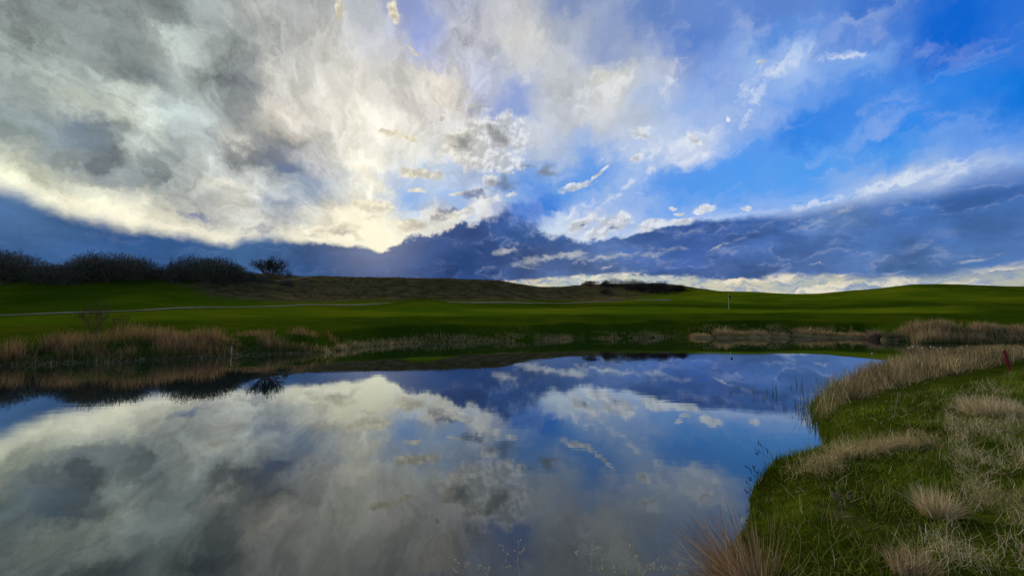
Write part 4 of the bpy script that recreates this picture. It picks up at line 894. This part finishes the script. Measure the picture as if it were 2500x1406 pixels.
def stalk(name, pts, Y0, r, tone, label, cat, twigs=(), dY=0.0, seeds=0, seed_tone=(0.03, 0.01, 0.015), group=None):
    """a stem drawn through photo points at distance Y0 (dY = how far it leans away along its length)"""
    g = np.random.default_rng(abs(hash((pts[0], len(pts)))) % 1000); L3 = []
    allS = []
    def line(P, r0):
        W = []
        for i, (px, py) in enumerate(P):
            Y = Y0 + dY * i / max(1, len(P) - 1); d = ray(px, py); W.append(np.array([d[0] / d[1] * Y, Y, height_px(px, py, Y)]))
        W = np.array(W); t = np.arange(len(W)); q = np.linspace(0, len(W) - 1, len(W) * 3)
        W = np.stack([pchip(t, W[:, k], q) if len(W) > 2 else np.interp(q, t, W[:, k]) for k in range(3)], 1); m = len(W) - 1
        for i in range(m): allS.append((*W[i], *W[i + 1], r0 * (1 - 0.6 * i / m), r0 * (1 - 0.6 * (i + 1) / m)))
        return W
    base = line(pts, r); ends = [base]
    for tw in twigs: ends.append(line(tw, r * 0.6))
    o0 = base[0].copy(); S = np.array(allS); S[:, :3] -= o0; S[:, 3:6] -= o0; b = Bag(); sticks(b, S, tone, 5)
    for e in ends:
        for _ in range(seeds):
            p = e[g.integers(len(e) // 2, len(e))] - o0 + g.normal(0, 0.008, 3); sticks(b, [(*p, *(p + g.normal(0, 0.006, 3) + [0, 0, 0.008]), 0.004, 0.002)], seed_tone, 5)
    o = b.obj(name, M_STRAW, label=label, cat=cat, group=group); o.location = o0; return o
yn = lambda px, py: float(near_land(px, py)[1])
stalk('bent_stalk', [(1998, 1378), (2015, 1350), (2040, 1325), (2075, 1309), (2110, 1308), (2135, 1312)], yn(1998, 1378), 0.0032, (0.14, 0.17, 0.05), 'long green stalk bending over in an arc beside the brown tussock', 'stalk', [[(2073, 1309), (2082, 1285), (2081, 1250)], [(2073, 1309), (2060, 1290)]])
stalk('plumed_weed', [(2064, 1288), (2056, 1250), (2048, 1222), (2044, 1196)], yn(2064, 1290), 0.0022, (0.20, 0.18, 0.09), 'slim upright weed with a small tan plume on the open turf', 'weed', [[(2052, 1235), (2068, 1215), (2072, 1205)], [(2050, 1228), (2036, 1210)]], seeds=26, seed_tone=(0.26, 0.2, 0.14))
stalk('plumed_weed', [(2235, 1305), (2215, 1285), (2195, 1262), (2178, 1238)], yn(2236, 1308), 0.0022, (0.13, 0.16, 0.05), 'branching green weed leaning left above the bottom turf', 'weed', [[(2210, 1280), (2208, 1258)], [(2200, 1268), (2182, 1263)], [(2222, 1292), (2224, 1268)]])
stalk('dried_weed', [(2034, 1180), (2035, 1150), (2036, 1120), (2036, 1090)], yn(2034, 1184), 0.0022, (0.25, 0.26, 0.12), 'straight pale stem rising in front of the straw clump', 'weed', seeds=5, seed_tone=(.3, .3, .15))
stalk('dried_weed', [(2182, 1020), (2188, 990), (2190, 975), (2194, 958)], yn(2182, 1024), 0.0035, (0.36, 0.37, 0.22), 'pale crooked stem standing just below the cattail bed', 'weed', [[(2189, 985), (2176, 1000)]], seeds=6, seed_tone=(.36, .36, .22))
stalk('thistle', [(2410, 1365), (2432, 1345), (2452, 1320), (2434, 1300), (2430, 1280)], yn(2412, 1370), 0.0032, (0.25, 0.25, 0.13), 'thick zigzag pale stem in the lower right corner', 'weed', [[(2450, 1322), (2470, 1308)], [(2432, 1345), (2420, 1352)]])
stalk('dried_weed', [(2330, 1390), (2322, 1360), (2335, 1335), (2358, 1312)], yn(2330, 1396), 0.0028, (0.26, 0.25, 0.14), 'curved pale stem left of the zigzag stem in the lower right', 'weed')
stalk('twiggy_weed', [(1880, 1122), (1868, 1112), (1856, 1104), (1840, 1098)], yn(1888, 1128), 0.0018, (0.05, 0.02, 0.025), 'dark twiggy weed with a heavy seed knot over the water, the upper one', 'weed', [[(1868, 1112), (1858, 1090), (1850, 1078)], [(1875, 1118), (1872, 1096)], [(1856, 1104), (1846, 1109)]], seeds=12)
stalk('twiggy_weed', [(1850, 1185), (1842, 1165), (1834, 1150), (1822, 1140)], yn(1858, 1190), 0.0018, (0.05, 0.02, 0.025), 'dark twiggy weed hanging over the water at mid bank, the middle one', 'weed', [[(1842, 1165), (1840, 1138)], [(1846, 1175), (1828, 1168)]], seeds=12)
stalk('twiggy_weed', [(1842, 1225), (1834, 1208), (1830, 1192), (1826, 1180)], yn(1850, 1230), 0.0016, (0.05, 0.02, 0.025), 'small dark twiggy weed close to the waterline, the lowest one', 'weed', [[(1834, 1208), (1822, 1200)]], seeds=9)
for i, (P, tw, lab) in enumerate([
    ([(1272, 1440), (1268, 1390), (1262, 1350), (1272, 1316)], [[(1266, 1380), (1240, 1350), (1222, 1340)], [(1264, 1360), (1280, 1335)], [(1268, 1392), (1238, 1378)]], 'tall dry stem with many side twigs at the bottom centre'),
    ([(1448, 1440), (1444, 1390), (1446, 1350), (1450, 1318)], [[(1444, 1395), (1418, 1360), (1404, 1345)], [(1446, 1360), (1462, 1340)], [(1448, 1405), (1478, 1372)]], 'forked dry stem right of the tall twiggy one'),
    ([(1530, 1440), (1528, 1400), (1534, 1360), (1536, 1338)], [[(1530, 1400), (1500, 1385)], [(1532, 1380), (1552, 1352)]], 'straight dry stem in the middle of the bottom row'),
    ([(1560, 1445), (1570, 1400), (1590, 1375), (1612, 1366)], [[(1570, 1400), (1592, 1385), (1625, 1392)], [(1565, 1415), (1558, 1385)]], 'dry stem arching right with drooping tips'),
    ([(1122, 1440), (1124, 1400), (1120, 1375), (1104, 1362)], [[(1124, 1402), (1140, 1380)], [(1123, 1395), (1108, 1392)]], 'short pale dry stem at the left end of the bottom row'),
    ([(1180, 1445), (1178, 1400), (1160, 1385)], [[(1179, 1410), (1195, 1380)]], 'short two pronged dry stem near the left end of the bottom row'),
    ([(1668, 1445), (1650, 1400), (1630, 1385), (1606, 1384)], [[(1655, 1408), (1662, 1385)]], 'low dry stem bending left beside the brown tussock')]):
    stalk('dried_weed', P, 2.14, 0.0015, (0.62, 0.54, 0.38), lab, 'weed', tw, seeds=4, seed_tone=(0.6, 0.5, 0.36))

M_RED = plain('red_paint', (0.19, 0.003, 0.010), 0.55, 8.0, 0.25)
Ys = float(near_land(2466, 905)[1]); post('red_stake', 2466, 905, 855, Ys, 0.065, 0.035, -0.11, M_RED, label='leaning red wooden hazard stake at the right edge', cat='stake')
